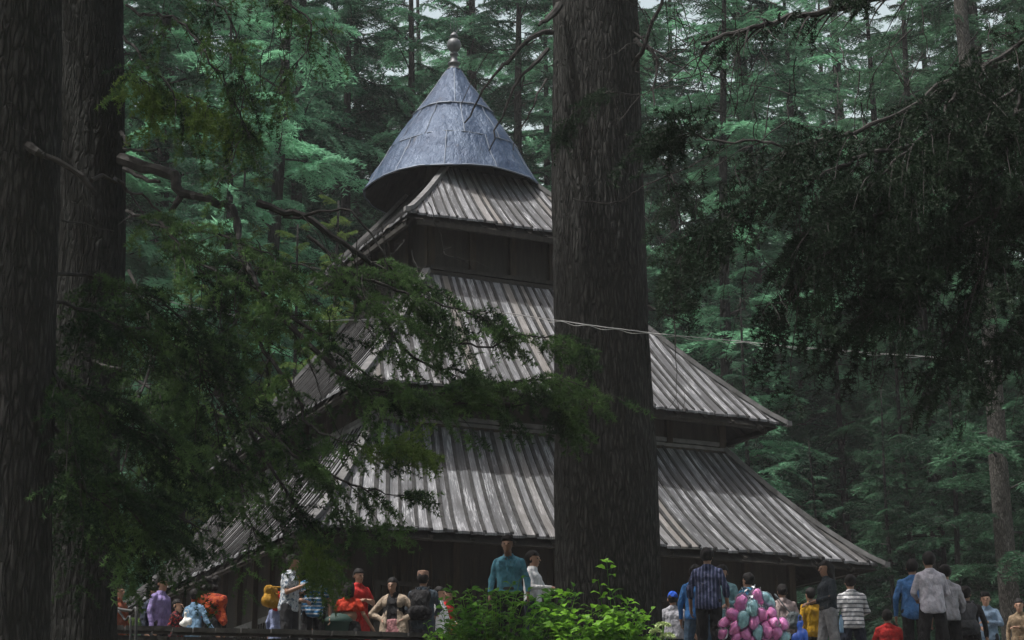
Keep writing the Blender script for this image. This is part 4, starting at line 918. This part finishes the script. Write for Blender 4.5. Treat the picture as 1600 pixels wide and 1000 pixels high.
    if pants is not None:
        lp = [(tors[-1][0], tors[-1][1], tors[-1][2] + .014, tors[-1][3] + .014, .05, .95)]
        for hp, kn, an, toe in leg: lp += [(hp, kn, .100 * s, .076 * s, .03, 1.), (kn, an + [0, 0, .02], .076 * s, .062 * s, .03, 1.)]
        wz = ln((0, 0, 1.02))[2]; v, q = field(lp, .0135, .05, .004, seed % 89, (lambda X, Y, Z: Z - wz)); mesh('trousers', v, q, None, pants, e, smooth=True)
        if hem > .9: 
            v, q = lathe([(.128 * s, wz - .05), (.134 * s, wz - .045), (.134 * s, wz - .012), (.128 * s, wz - .008)], 24); v[:, 0] *= 1.15; mesh('belt', v, q, None, SHOE, e)
    if skirt is not None:
        fr = [(ln((-.06, .01, .98)), ln((-.13, .0, skirt)), .13 * s, .16 * s, .06, .9), (ln((.06, .01, .98)), ln((.13, .0, skirt)), .13 * s, .16 * s, .06, .9), (ln((0, .01, .98)), ln((0, -.03, skirt)), .14 * s, .19 * s, .06, .9)]
        sk = ln((0, 0, skirt))[2]; wz = ln((0, 0, 1.03))[2]
        v, q = field(fr, .015, .05, .007, seed % 71, (lambda X, Y, Z: np.maximum(sk - Z, Z - wz))); mesh('skirt', v, q, None, skirtcol, e, smooth=True)
    if vest is not None:     # open long cardigan
        vp = infl(tors, .026) + [(ln((-.10, .01, 1.0)), ln((-.13, .0, .62)), .13 * s, .15 * s, .05, .9), (ln((.10, .01, 1.0)), ln((.13, .0, .62)), .13 * s, .15 * s, .05, .9)]
        for sg in (1, -1): a, b, c = sh[sg]; vp += [(a, b, .064 * s, .056 * s, .02, 1.), (b, b + (c - b) * .92, .056 * s, .042 * s, .015, 1.)]
        z0 = ln((0, 0, .64))[2]; v, q = field(vp, .0135, .05, .006, seed % 61, (lambda X, Y, Z: np.maximum(np.maximum(z0 - Z, Z - nk[2]), np.where(Y < .0, .085 * s - np.abs(X), -1)))); mesh('cardigan', v, q, None, vest, e, smooth=True)
    if shawl is not None:
        sp = infl(tors[:3], .05) + [(ln((-.10, .05, 1.32)), ln((-.24, .06, 1.0)), .13 * s, .07 * s, .06, .8), (ln((.10, .05, 1.32)), ln((.24, .06, 1.0)), .13 * s, .07 * s, .06, .8), (ln((-.2, .08, 1.36)), ln((.2, .08, 1.36)), .09 * s, .09 * s, .06, .8), (ln((-.08, .10, 1.3)), ln((.08, .10, 1.12)), .13 * s, .10 * s, .05, .8)]
        z0 = ln((0, 0, 1.0))[2]; v, q = field(sp, .0135, .05, .006, seed % 51, (lambda X, Y, Z: np.maximum(z0 - Z - X * X * 2.5 + .06, Z - nk[2] - .01))); mesh('shawl', v, q, None, shawl, e, smooth=True)
    # shoes
    for hp, kn, an, toe in leg:
        v, q = field([(an - [0, -.02, .03], toe + [0, -.03, 0], .048 * s, .042 * s, .02, 1.)], .014, .03, cut=(lambda X, Y, Z, z=toe[2] - .035: z - Z)); mesh('shoe', v, q, None, SHOE, e, smooth=True)
    # hair
    hr = [(hc + [0, .018, .036], hc + [0, .018, .036], .105 * s, .105 * s, .01, (.87, 1.0))]
    fz = hc[2] + .046; fy = hc[1] - .035
    if hair == 'long': hr += [(hc + [0, .07, .0], hc + [0, .10, -.26], .075 * s, .060 * s, .03, 1.), (hc + [-.06, .04, .0], hc + [-.07, .07, -.2], .04, .035, .03, 1.), (hc + [.06, .04, .0], hc + [.07, .07, -.2], .04, .035, .03, 1.)]
    if hair == 'bun': hr += [(hc + [0, .10, .02], hc + [0, .115, .02], .045, .04, .01, 1.)]
    if hair == 'curly': hr += [(hc + [x * .07, .02 + y * .05, .05 + z * .05], hc + [x * .09, .03 + y * .06, .05 + z * .07], .045, .045, .015, 1.) for x in (-1, 0, 1) for y in (-.5, 1) for z in (-1, 1)]
    if hair == 'bob': hr += [(hc + [0, .05, -.02], hc + [0, .05, -.08], .085, .08, .03, 1.)]
    if hair == 'thick': hr += [(hc + [-.03, -.03, .085], hc + [.03, -.02, .09], .05, .05, .02, 1.)]
    low = hc[2] - (.06 if hair in ('short', 'thick') else .5)
    v, q = field(hr, .010, .03, .006 if hair != 'curly' else .014, seed % 31, (lambda X, Y, Z: np.maximum(np.minimum(fz - Z, fy + .035 - Y + .0 * Z), low - Z)))
    mesh('hair', v, q, None, HAIR, e, smooth=True)
    for sg in (-1, 1):
        v, q = field([(hc + [sg * .030, -.081, .006], hc + [sg * .034, -.080, .006], .0085, .0085, .002, 1.)], .004, .008); mesh('eye', v, q, None, EYE, e, smooth=True)
    if hat == 'cap':
        v, q = field([(hc + [0, .015, .055], hc + [0, .015, .055], .108 * s, .108 * s, .01, (.87, 1.)), (hc + [-.03, -.09, .062], hc + [.03, -.15, .052], .03, .03, .02, (1.6, 1.))], .010, .03, cut=(lambda X, Y, Z: np.maximum(hc[2] + .035 - Z, np.where(Y < hc[1] - .10, np.abs(Z - hc[2] - .055) - .012, -1)))); mesh('cap', v, q, None, hatcol, e, smooth=True)
    if hat == 'topi':
        v, q = lathe([(.102, .04), (.106, .06), (.104, .135), (.095, .148), (.06, .155), (0, .16)], 24, hc + [0, .012, 0]); v[:, 0] = (v[:, 0] - hc[0]) * .88 + hc[0]; mesh('woollen_cap', v, q, None, hatcol, e, smooth=True)
    if hat == 'turban':
        v, q = field([(hc + [0, .015, .05], hc + [0, .02, .13], .112, .035, .02, (.9, 1.)), (hc + [0, .03, -.06], hc + [0, .03, .0], .085, .1, .03, (.95, 1.))], .010, .03, .01, cut=(lambda X, Y, Z: np.minimum(hc[2] + .04 - Z, fy - Y))); mesh('hood', v, q, None, hatcol, e, smooth=True)
    return e, sh, hc, S, nk
def hash_(s):
    h = 7
    for ch in s: h = (h * 31 + ord(ch)) % 1000003
    return h
def backpack(e, hc, S, label, col, w=.17, hgt=.46, side=1, zc=1.20):
    b = empty('backpack', e.location, e.rotation_euler.z, label=label, cat='backpack')
    v, q = field([(np.array([-w * .55, .20, zc - hgt * .33]) * S, np.array([w * .55, .20, zc - hgt * .33]) * S, .11, .11, .05, .9), (np.array([-w * .45, .19, zc + hgt * .25]) * S, np.array([w * .45, .19, zc + hgt * .25]) * S, .10, .10, .06, .85), (np.array([0, .2, zc]) * S, np.array([0, .2, zc]) * S, .15, .15, .05, .8)], .013, .05, .004, 3)
    mesh('bag_body', v, q, None, col, b, smooth=True)
    v, q = field([(np.array([-w * .35, .30, zc - .12]) * S, np.array([w * .35, .30, zc - .12]) * S, .075, .075, .02, .6)], .012, .03); mesh('front_pocket', v, q, None, col, b, smooth=True)
    for sg in (-1, 1):
        m = MB(); m.tube(spline(np.array([(sg * .09, .15, 1.40), (sg * .105, .0, 1.475), (sg * .12, -.13, 1.36), (sg * .14, -.12, 1.18), (sg * .15, .08, 1.05)]) * S, 18), .016, 6); m.build('shoulder_strap', col, b, smooth=True)
    m = MB(); m.tube(spline(np.array([(-.03, .22, zc + hgt * .45), (0, .23, zc + hgt * .55), (.03, .22, zc + hgt * .45)]) * S, 8), .008, 5); m.build('grab_handle', col, b)
    return b
def slingbag(e, label, pos, col, size=(.24, .10, .26), strap=True, S=1.):
    b = empty('shoulder_bag', e.location, e.rotation_euler.z, label=label, cat='bag'); x, y, z = pos
    v, q = field([(np.array([x - size[0] * .35, y, z - size[2] * .3]), np.array([x + size[0] * .35, y, z - size[2] * .3]), size[1] * .6, size[1] * .6, .04, 1.), (np.array([x - size[0] * .3, y, z + size[2] * .2]), np.array([x + size[0] * .3, y, z + size[2] * .2]), size[1] * .45, size[1] * .45, .08, 1.), (np.array([x, y, z - .05]), np.array([x, y, z + .05]), .09, .07, .05, .7)], .012, .04, .006, 5)
    mesh('bag_body', v, q, None, col, b, smooth=True)
    if strap:
        sg = -1 if x > 0 else 1; m = MB(); m.tube(spline([(x, y - .04, z + .12), (x * .4, -.17 if y < .1 else -.16, 1.25 * S), (sg * .11, -.06, 1.45 * S), (sg * .12, .10, 1.40 * S), (x * .5, .17, 1.15 * S), (x, y + .04, z + .12)], 26), .011, 6); m.build('strap', col, b, smooth=True)
    return b
c_ = cloth
navy = c_('navy_cloth', (.022, .03, .05)); black = c_('black_cloth', (.014, .014, .016)); dark = c_('charcoal_cloth', (.03, .03, .034)); jean = c_('blue_denim', (.055, .10, .16)); white = c_('white_cloth', (.95, .97, 1.0)); grey = c_('grey_cloth', (.38, .38, .42)); red = c_('red_cloth', (.45, .022, .02)); blue = c_('bright_blue_cloth', (.05, .19, .48))
PEOPLE = []
def P_(*a, **k): r = person(*a, **k); PEOPLE.append(r); return r
# left group, behind the wall
P_('person in dark clothes almost hidden by the second trunk', 186, 914, face=60, shirt=c_('rust_cloth', (.22, .06, .03)), pants=dark)
P_('person in a dark navy top just behind the man in purple', 238, 916, 1.68, face=75, shirt=navy, pants=dark, Y=31.6)
P_('man in a lilac purple long-sleeved shirt looking right', 253, 902, 1.72, face=62, shirt=c_('purple_cloth', (.25, .20, .42)), pants=dark, arms=('down', 'down'), hair='thick', hem=.84)
P_('short person in a dark red floral top right of the man in purple', 277, 939, 1.30, face=70, shirt=c_('floral_cloth', (.03, .015, .02), .3, ('spot', (.35, .03, .03), 30)), pants=black, skin=SKINL)
P_('person in a pale blue sleeve half hidden behind the orange shawl', 306, 922, 1.55, face=150, shirt=c_('pale_blue_cloth', (.16, .28, .42)), pants=grey, arms=('down', 'out'), Y=30.9)
P_('curly-haired woman with an orange patterned shawl over her back', 328, 905, 1.66, face=178, shirt=black, skirt=.3, skirtcol=black, pants=None, hair='curly', lean=.2, shawl=c_('orange_shawl', (.40, .065, .018), .3, ('spot', (.16, .012, .01), 14)), wide=1.15)
e1 = P_('man in a white patterned T-shirt under the hanging branch', 453, 868, 1.80, face=72, shirt=c_('white_print', (.55, .58, .62), .15, ('spot', (.12, .16, .22), 26)), pants=dark, arms=('phone', 'phone'), sleeve='short', lean=.06, hem=.88, Y=29.6)
slingbag(e1[0], 'ochre yellow rounded bag on the back of the man in the white patterned T-shirt', (-.02, .30, 1.20), c_('ochre_cloth', (.40, .21, .02)), (.34, .16, .34), True, 1.05)
P_('small child in a bright red hood and pale blue clothes', 435, 934, 1.12, face=165, shirt=c_('lavender_cloth', (.24, .28, .45)), pants=None, skirt=.25, skirtcol=c_('lavender_skirt', (.22, .26, .42)), hat='turban', hatcol=c_('red_hood', (.62, .03, .015)), Y=29.9)
P_('person in a blue shirt with white stripes, face behind the branch', 491, 880, 1.74, face=10, shirt=c_('blue_stripe', (.04, .17, .36), .2, ('stripe', (.50, .55, .60), 5.2)), pants=black, arms=('down', 'hold'), sleeve='short', Y=30.1)
P_('person in a dark checked sleeve right of the blue striped shirt', 508, 893, 1.68, face=20, shirt=c_('dark_check', (.05, .055, .05), .2, ('check', (.2, .21, .19), 16)), pants=black, Y=30.8)
P_('woman in a bright red dress with her arms folded', 560, 890, 1.68, face=40, shirt=red, pants=None, skirt=.12, skirtcol=red, arms=('fold', 'fold'), sleeve='short', hair='bun', Y=31.2)
P_('young person in black with bright orange-red shoulders', 546, 912, 1.52, face=172, shirt=c_('orange_red_cloth', (.50, .04, .015)), vest=None, pants=jean, arms=('hold', 'out'), sleeve='short', hair='bob', hem=1.20, Y=30.3, skirt=.70, skirtcol=black)
P_('woman in a beige cardigan with both hands on her hips', 616, 905, 1.64, face=-15, shirt=black, vest=c_('beige_knit', (.36, .29, .22)), pants=None, skirt=.2, skirtcol=c_('pink_cloth', (.38, .18, .19)), arms=('hips', 'hips'), hair='long', head=(-.02, -.02))
e2 = P_('man in a brown woollen cap and slate jacket seen from behind', 661, 895, 1.76, face=170, shirt=c_('slate_jacket', (.045, .065, .085)), pants=c_('dark_grey_cloth', (.06, .065, .075)), hat='topi', hatcol=c_('brown_wool', (.23, .14, .105)), wide=1.15, hem=.82, arms=('hold', 'hold'))
backpack(e2[0], e2[2], e2[3], 'black backpack on the man in the brown woollen cap', black)
P_('man in a white shirt in profile right of the brown-capped man', 687, 918, 1.62, face=65, shirt=white, pants=dark, arms=('hold', 'down'), hem=.80, skin=SKINL)
P_('person in a red top mostly hidden by the man in the white shirt', 698, 921, 1.62, face=60, shirt=red, pants=dark, Y=32.2)
eM = P_('man in a turquoise blue shirt looking down with both arms out', 796, 842, 1.78, face=-8, shirt=c_('turquoise_cloth', (.13, .36, .48)), pants=black, arms=('wide', 'wide'), hair='thick', head=(0, -.07), wide=1.0, hem=.94, lean=.20, sleeve='long')
def front_details(who, col, names=('pocket', 'pocket', 'collar_wing', 'collar_wing', 'placket')):
    e, sh, hc, S, nk = who
    for i, nm in enumerate(names):
        sg = 1 if i % 2 else -1; m = MB()
        if nm == 'pocket': q = nk + np.array([sg * .075, -.115, -.14]) * S; m.box(q, (.085, .016, .085)); m.box(q + [0, -.012, .035], (.09, .010, .026))
        elif nm == 'collar_wing': m.beam(nk + [sg * .058, -.02, .012], nk + [sg * .030, -.085, -.050], .05, .012, (0, 1, .4))
        else: m.box(nk + np.array([0, -.128, -.16]) * S, (.026, .014, .24), np.array(Matrix.Rotation(-.15, 3, 'X')))
        m.build(nm, col, e)
front_details(eM, c_('turquoise_trim', (.09, .27, .37)))
P_('man in a white long-sleeved shirt holding a phone out to the right', 832, 862, 1.74, face=68, shirt=white, pants=navy, arms=('forward', 'forward'), hem=.90, skin=SKINL)
# right group
P_('boy in a bright blue cap and grey T-shirt seen from behind', 1051, 928, 1.50, face=176, shirt=grey, pants=navy, arms=('down', 'out'), sleeve='short', hat='cap', hatcol=c_('blue_cap', (.02, .10, .55)))
P_('person in blue partly hidden behind the tall checked-shirt man', 1086, 884, 1.70, face=170, shirt=blue, pants=jean, Y=29.8, arms=('down', 'down'))
eT = P_('tall man in a dark blue checked shirt with his back turned', 1104, 858, 1.80, face=165, shirt=c_('blue_check', (.03, .045, .10), .2, ('vstripe', (.16, .17, .30), 6)), pants=black, arms=('down', 'down'), sleeve='half', hair='thick', wide=1.1, hem=.84)
P_('man in a pale teal denim shirt looking over from behind the tall man', 1128, 885, 1.72, face=-20, shirt=c_('teal_denim', (.16, .30, .34)), pants=dark, arms=('hold', 'down'), hair='thick', Y=29.8)
eB = P_('man in a sky-blue T-shirt turning his head to the left', 1169, 897, 1.70, face=215, shirt=c_('sky_blue_cloth', (.06, .25, .42)), pants=dark, sleeve='short', Y=30.6)
backpack(eB[0], eB[2], eB[3], 'grey-blue backpack on the man in the sky-blue T-shirt', c_('grey_blue_cloth', (.10, .14, .18)))
eW = P_('woman in a pale beige-pink top behind the candyfloss bunch', 1222, 915, 1.60, face=190, shirt=c_('blush_cloth', (.42, .33, .32)), pants=dark, hair='bun', arms=('hold', 'down'), wide=1.15)
slingbag(eW[0], 'dark grey shoulder bag of the woman in the beige-pink top', (-.10, .24, 1.02), c_('slate_bag', (.10, .12, .13)))
P_('man in a mustard yellow shirt facing away', 1266, 920, 1.62, face=205, shirt=c_('mustard_cloth', (.50, .28, .012)), pants=dark, arms=('down', 'phone'), hem=.86)
eL = P_('long-haired woman in a dark jacket and pale grey trousers looking left', 1290, 878, 1.72, face=-75, shirt=c_('ink_jacket', (.025, .035, .045)), pants=c_('pale_grey_cloth', (.30, .30, .31)), hair='long', arms=('hold', 'hold'), hem=.96, tw=(.05, .08))
P_('man in a white sweater with thin grey stripes seen from behind', 1328, 900, 1.72, face=182, shirt=c_('striped_sweater', (.75, .75, .77), .12, ('stripe', (.16, .17, .19), 4.6)), pants=navy, arms=('down', 'hold'), wide=1.12, skin=SKINL)
P_('seated person in a red top with the back to the camera', 1386, 954, 1.62, face=180, shirt=red, pants=black, seat=True, arms=('hold', 'hold'), hair='short', wide=1.1)
P_('man in a royal blue shirt seen from behind beside the shrub', 1424, 876, 1.76, face=172, shirt=c_('royal_blue_cloth', (.07, .20, .46)), pants=black, arms=('down', 'hold'), wide=1.2, hem=.82)
P_('tall man in a pale grey hoodie seen from behind', 1451, 864, 1.82, face=185, shirt=c_('lilac_grey_cloth', (.55, .54, .62)), pants=black, arms=('hold', 'hold'), hem=.84, Y=28.9, lean=.05)
P_('man in a plain grey shirt behind the tall man in the hoodie', 1476, 884, 1.74, face=190, shirt=grey, pants=black, Y=29.9)
P_('person in a bright blue top behind the black-jacketed man', 1492, 930, 1.55, face=185, shirt=blue, pants=dark, Y=31.6)
eK = P_('broad man in a black jacket with a backpack at lower right', 1508, 918, 1.68, face=160, shirt=black, pants=black, wide=1.25, Y=30.2, hair='thick')
backpack(eK[0], eK[2], eK[3], 'large grey backpack on the broad man in black', c_('grey_pack', (.07, .075, .085)), .20, .5)
P_('man in a light blue shirt facing the camera with arms folded', 1539, 927, 1.64, face=-12, shirt=c_('light_blue_cloth', (.25, .36, .50)), pants=dark, arms=('fold', 'hold'), hair='thick', skin=SKINL)
P_('woman in a tan sari at the right edge facing left', 1592, 937, 1.58, face=-25, shirt=c_('tan_cloth', (.26, .19, .12)), pants=None, skirt=.1, skirtcol=c_('tan_sari', (.30, .22, .14), .3, ('spot', (.2, .1, .05), 18)), arms=('fold', 'down'), hair='bun', shawl=None, skin=SKINL)
# small held things
def phone(who, sg, label):
    e, sh, hc, S, nk = who; b, c = sh[sg][1], sh[sg][2]; d = (c - b) / np.linalg.norm(c - b); p = Vector(c + d * .12 + [0, 0, .015]); w_ = e.matrix_basis @ p
    m = MB(); m.box((0, 0, 0), (.075, .010, .15)); o = m.build('phone', EYE, None, label=label, cat='phone'); o.location = w_; o.rotation_euler = (.5, 0, e.rotation_euler.z)
phone(PEOPLE[17], 1, 'dark phone held out by the man in the white long-sleeved shirt'); phone(e1, 1, 'dark phone held by the man in the white patterned T-shirt')
x = W(1314, 968, 29.3); e = empty('water_bottle', tuple(x), label='clear blue water bottle held low by the man in the striped sweater', cat='bottle')
GL = newmat('clear_plastic', (.35, .55, .75), .15, 0, .5); GL.node_tree.nodes['Principled BSDF'].inputs['Transmission Weight'].default_value = .6
m = MB(); V, Q = lathe([(0, -.20), (.033, -.20), (.035, -.12), (.031, -.1), (.035, -.06), (.033, .0), (.014, .04), (.014, .05)], 16); m.add(V, Q); m.build('bottle_body', GL, e, smooth=True)
m = MB(); V, Q = lathe([(.016, .045), (.016, .07), (0, .07)], 12); m.add(V, Q); m.build('bottle_cap', blue, e)
for lb_, (px, py, Y, r, col) in (('bright blue plastic bag hanging beside the yellow-shirted man', (1251, 985, 28.4, .11, (.02, .10, .50))), ('white cloth bag beside the orange-shawled woman', (291, 966, 30.2, .07, (.5, .5, .48)))):
    c = W(px, py, Y); b = empty('carrier_bag', tuple(c), label=lb_, cat='bag'); v, q = field([(np.array([-.03, 0, -r]), np.array([.03, 0, -r * .8]), r * .9, r * .8, .03, .6), (np.array([0, 0, -r]), np.array([0, 0, r * 1.1]), r * .7, r * .25, .04, .6)], .010, .03, .010, 4)
    mm_ = newmat('thin_plastic', col, .35, 0, .5); mesh('bag_body', v, q, None, mm_, b, smooth=True); m = MB(); m.tube(spline([(-.03, 0, r * 1.1), (-.02, 0, r * 1.9), (.02, 0, r * 1.9), (.03, 0, r * 1.1)], 12), .006, 5); m.build('handle', mm_, b)
# bunch of candyfloss bags
def candymat(name, col):
    m = newmat(name, col, .9, 0, .2); n = noise(m, coords(m), 22, 4, .6); L(m, ramp(m, n, [(.3, tuple(q * .75 for q in col)), (.7, tuple(min(1, q * 1.25) for q in col))]), bsdf(m).inputs['Base Color'])
    bsdf(m).inputs['Subsurface Weight'].default_value = .15; bsdf(m).inputs['Subsurface Radius'].default_value = (.03, .02, .02); bump(m, n, .01, .5); return m
pk = candymat('pink_floss', (.92, .30, .60)); tl = candymat('teal_floss', (.34, .56, .60)); pp = candymat('mauve_floss', (.5, .25, .5))
film = bpy.data.materials.new('clear_film'); film.use_nodes = True; nt = film.node_tree; nt.nodes.remove(nt.nodes['Principled BSDF']); tb = nt.nodes.new('ShaderNodeBsdfTransparent'); tb.inputs[0].default_value = (.93, .95, .97, 1); gb = nt.nodes.new('ShaderNodeBsdfGlossy'); gb.inputs['Roughness'].default_value = .28; fr = nt.nodes.new('ShaderNodeFresnel'); fr.inputs[0].default_value = 1.3
mx = nt.nodes.new('ShaderNodeMixShader'); nt.links.new(fr.outputs[0], mx.inputs[0]); nt.links.new(tb.outputs[0], mx.inputs[1]); nt.links.new(gb.outputs[0], mx.inputs[2]); nt.links.new(mx.outputs[0], nt.nodes['Material Output'].inputs[0])
CB = [(1158, 942, 0, 15), (1184, 932, 0, -20), (1199, 938, 1, 25), (1176, 950, 1, 5), (1147, 962, 0, -50), (1190, 962, 0, 10), (1206, 958, 0, 40), (1133, 972, 0, -60), (1162, 968, 1, -15), (1178, 972, 0, 12), (1209, 972, 0, 60), (1223, 975, 0, 65), (1150, 982, 0, -40), (1166, 988, 0, 8), (1198, 984, 0, 25), (1184, 988, 1, -5), (1212, 990, 0, 50), (1150, 998, 0, -35), (1178, 1004, 0, 0), (1200, 1004, 0, 30), (1130, 990, 0, -70), (1225, 996, 1, 60), (1162, 1012, 2, -20), (1192, 1016, 0, 10)]
rg = np.random.default_rng(12); ctr = W(1180, 985, 27.2); cc = {}
rows = {0: 'top', 1: 'upper', 2: 'middle', 3: 'lower', 4: 'bottom'}
order = sorted(range(len(CB)), key=lambda i: CB[i][0])
for i in order:
    px, py, k, tilt = CB[i]; r = min(4, max(0, int((py - 928) / 19))); key = (k, r); cc[key] = cc.get(key, 0) + 1; cn = ('pink', 'teal', 'mauve')[k]
    dd = .0 + .28 * (1 - min(1, (abs(px - 1180) / 55) ** 2)) * (1 - .5 * (py < 950)); c = W(px, py, 27.3 - dd + rg.uniform(-.05, .05))
    b = empty('candyfloss_bag', tuple(c), label='%s candyfloss bag, %s %s one from left, %s row of the bunch' % (cn, ORD[cc[key] - 1], cn, rows[r]), cat='candyfloss bag', group='candyfloss bags on the seller\'s pole')
    b.rotation_euler = (rg.normal(0, .3), math.radians(tilt), rg.uniform(0, 6)); s = rg.uniform(.68, .92)
    v, q = field([(np.array([0, 0, -.08]) * s, np.array([0, 0, .05]) * s, .070 * s, .088 * s, .03, .9), (np.array([.03, 0, .02]) * s, np.array([-.03, .02, -.03]) * s, .07 * s, .07 * s, .03, 1.)], .012, .03, .010, i); mesh('floss', v, q, None, (pk, tl, pp)[k], b, smooth=True)
    V, Q = lathe(np.array([(.010, -.185), (.03, -.17), (.078, -.12), (.100, -.03), (.108, .05), (.09, .115), (.035, .155), (.012, .175), (.028, .205), (.05, .235)]) * s, 18)
    a = np.arctan2(V[:, 1], V[:, 0]); V *= (1 + .06 * np.sin(a * 5 + V[:, 2] * 40 + i) + .05 * vnoise(V * 30 + i))[:, None]; mesh('bag_film', V, Q, None, film, b, smooth=True)
m = MB(); m.tube([(ctr[0], ctr[1] + .15, FLOOR - .1), (ctr[0], ctr[1] + .1, ctr[2] + .25)], .018, 8); m.build('pole', M['beam'], label='wooden pole carrying the bunch of candyfloss bags', cat='pole')
es = P_('candyfloss seller in dark clothes hidden behind the pink bags', 1150, 965, 1.5, face=180, shirt=black, pants=black, Y=27.75, arms=('hold', 'hold'))

# ------------------------------------------------------------------ misty forest air, also put in to lift the dark tones
hb = MB(); hb.box((0, 170, 48), (900, 480, 110)); hm = bpy.data.materials.new('haze'); hm.use_nodes = True
for n_ in list(hm.node_tree.nodes):
    if n_.type == 'BSDF_PRINCIPLED': hm.node_tree.nodes.remove(n_)
pv = hm.node_tree.nodes.new('ShaderNodeVolumePrincipled'); pv.inputs['Color'].default_value = (.93, .94, .97, 1); pv.inputs['Density'].default_value = .0004
pv.inputs['Anisotropy'].default_value = 0.0
hm.node_tree.links.new(pv.outputs[0], hm.node_tree.nodes['Material Output'].inputs['Volume'])
hz = hb.build('haze', hm, kind='stuff'); hz['label'] = 'thin pale mist filling the forest air, also put in to lift the dark tones'
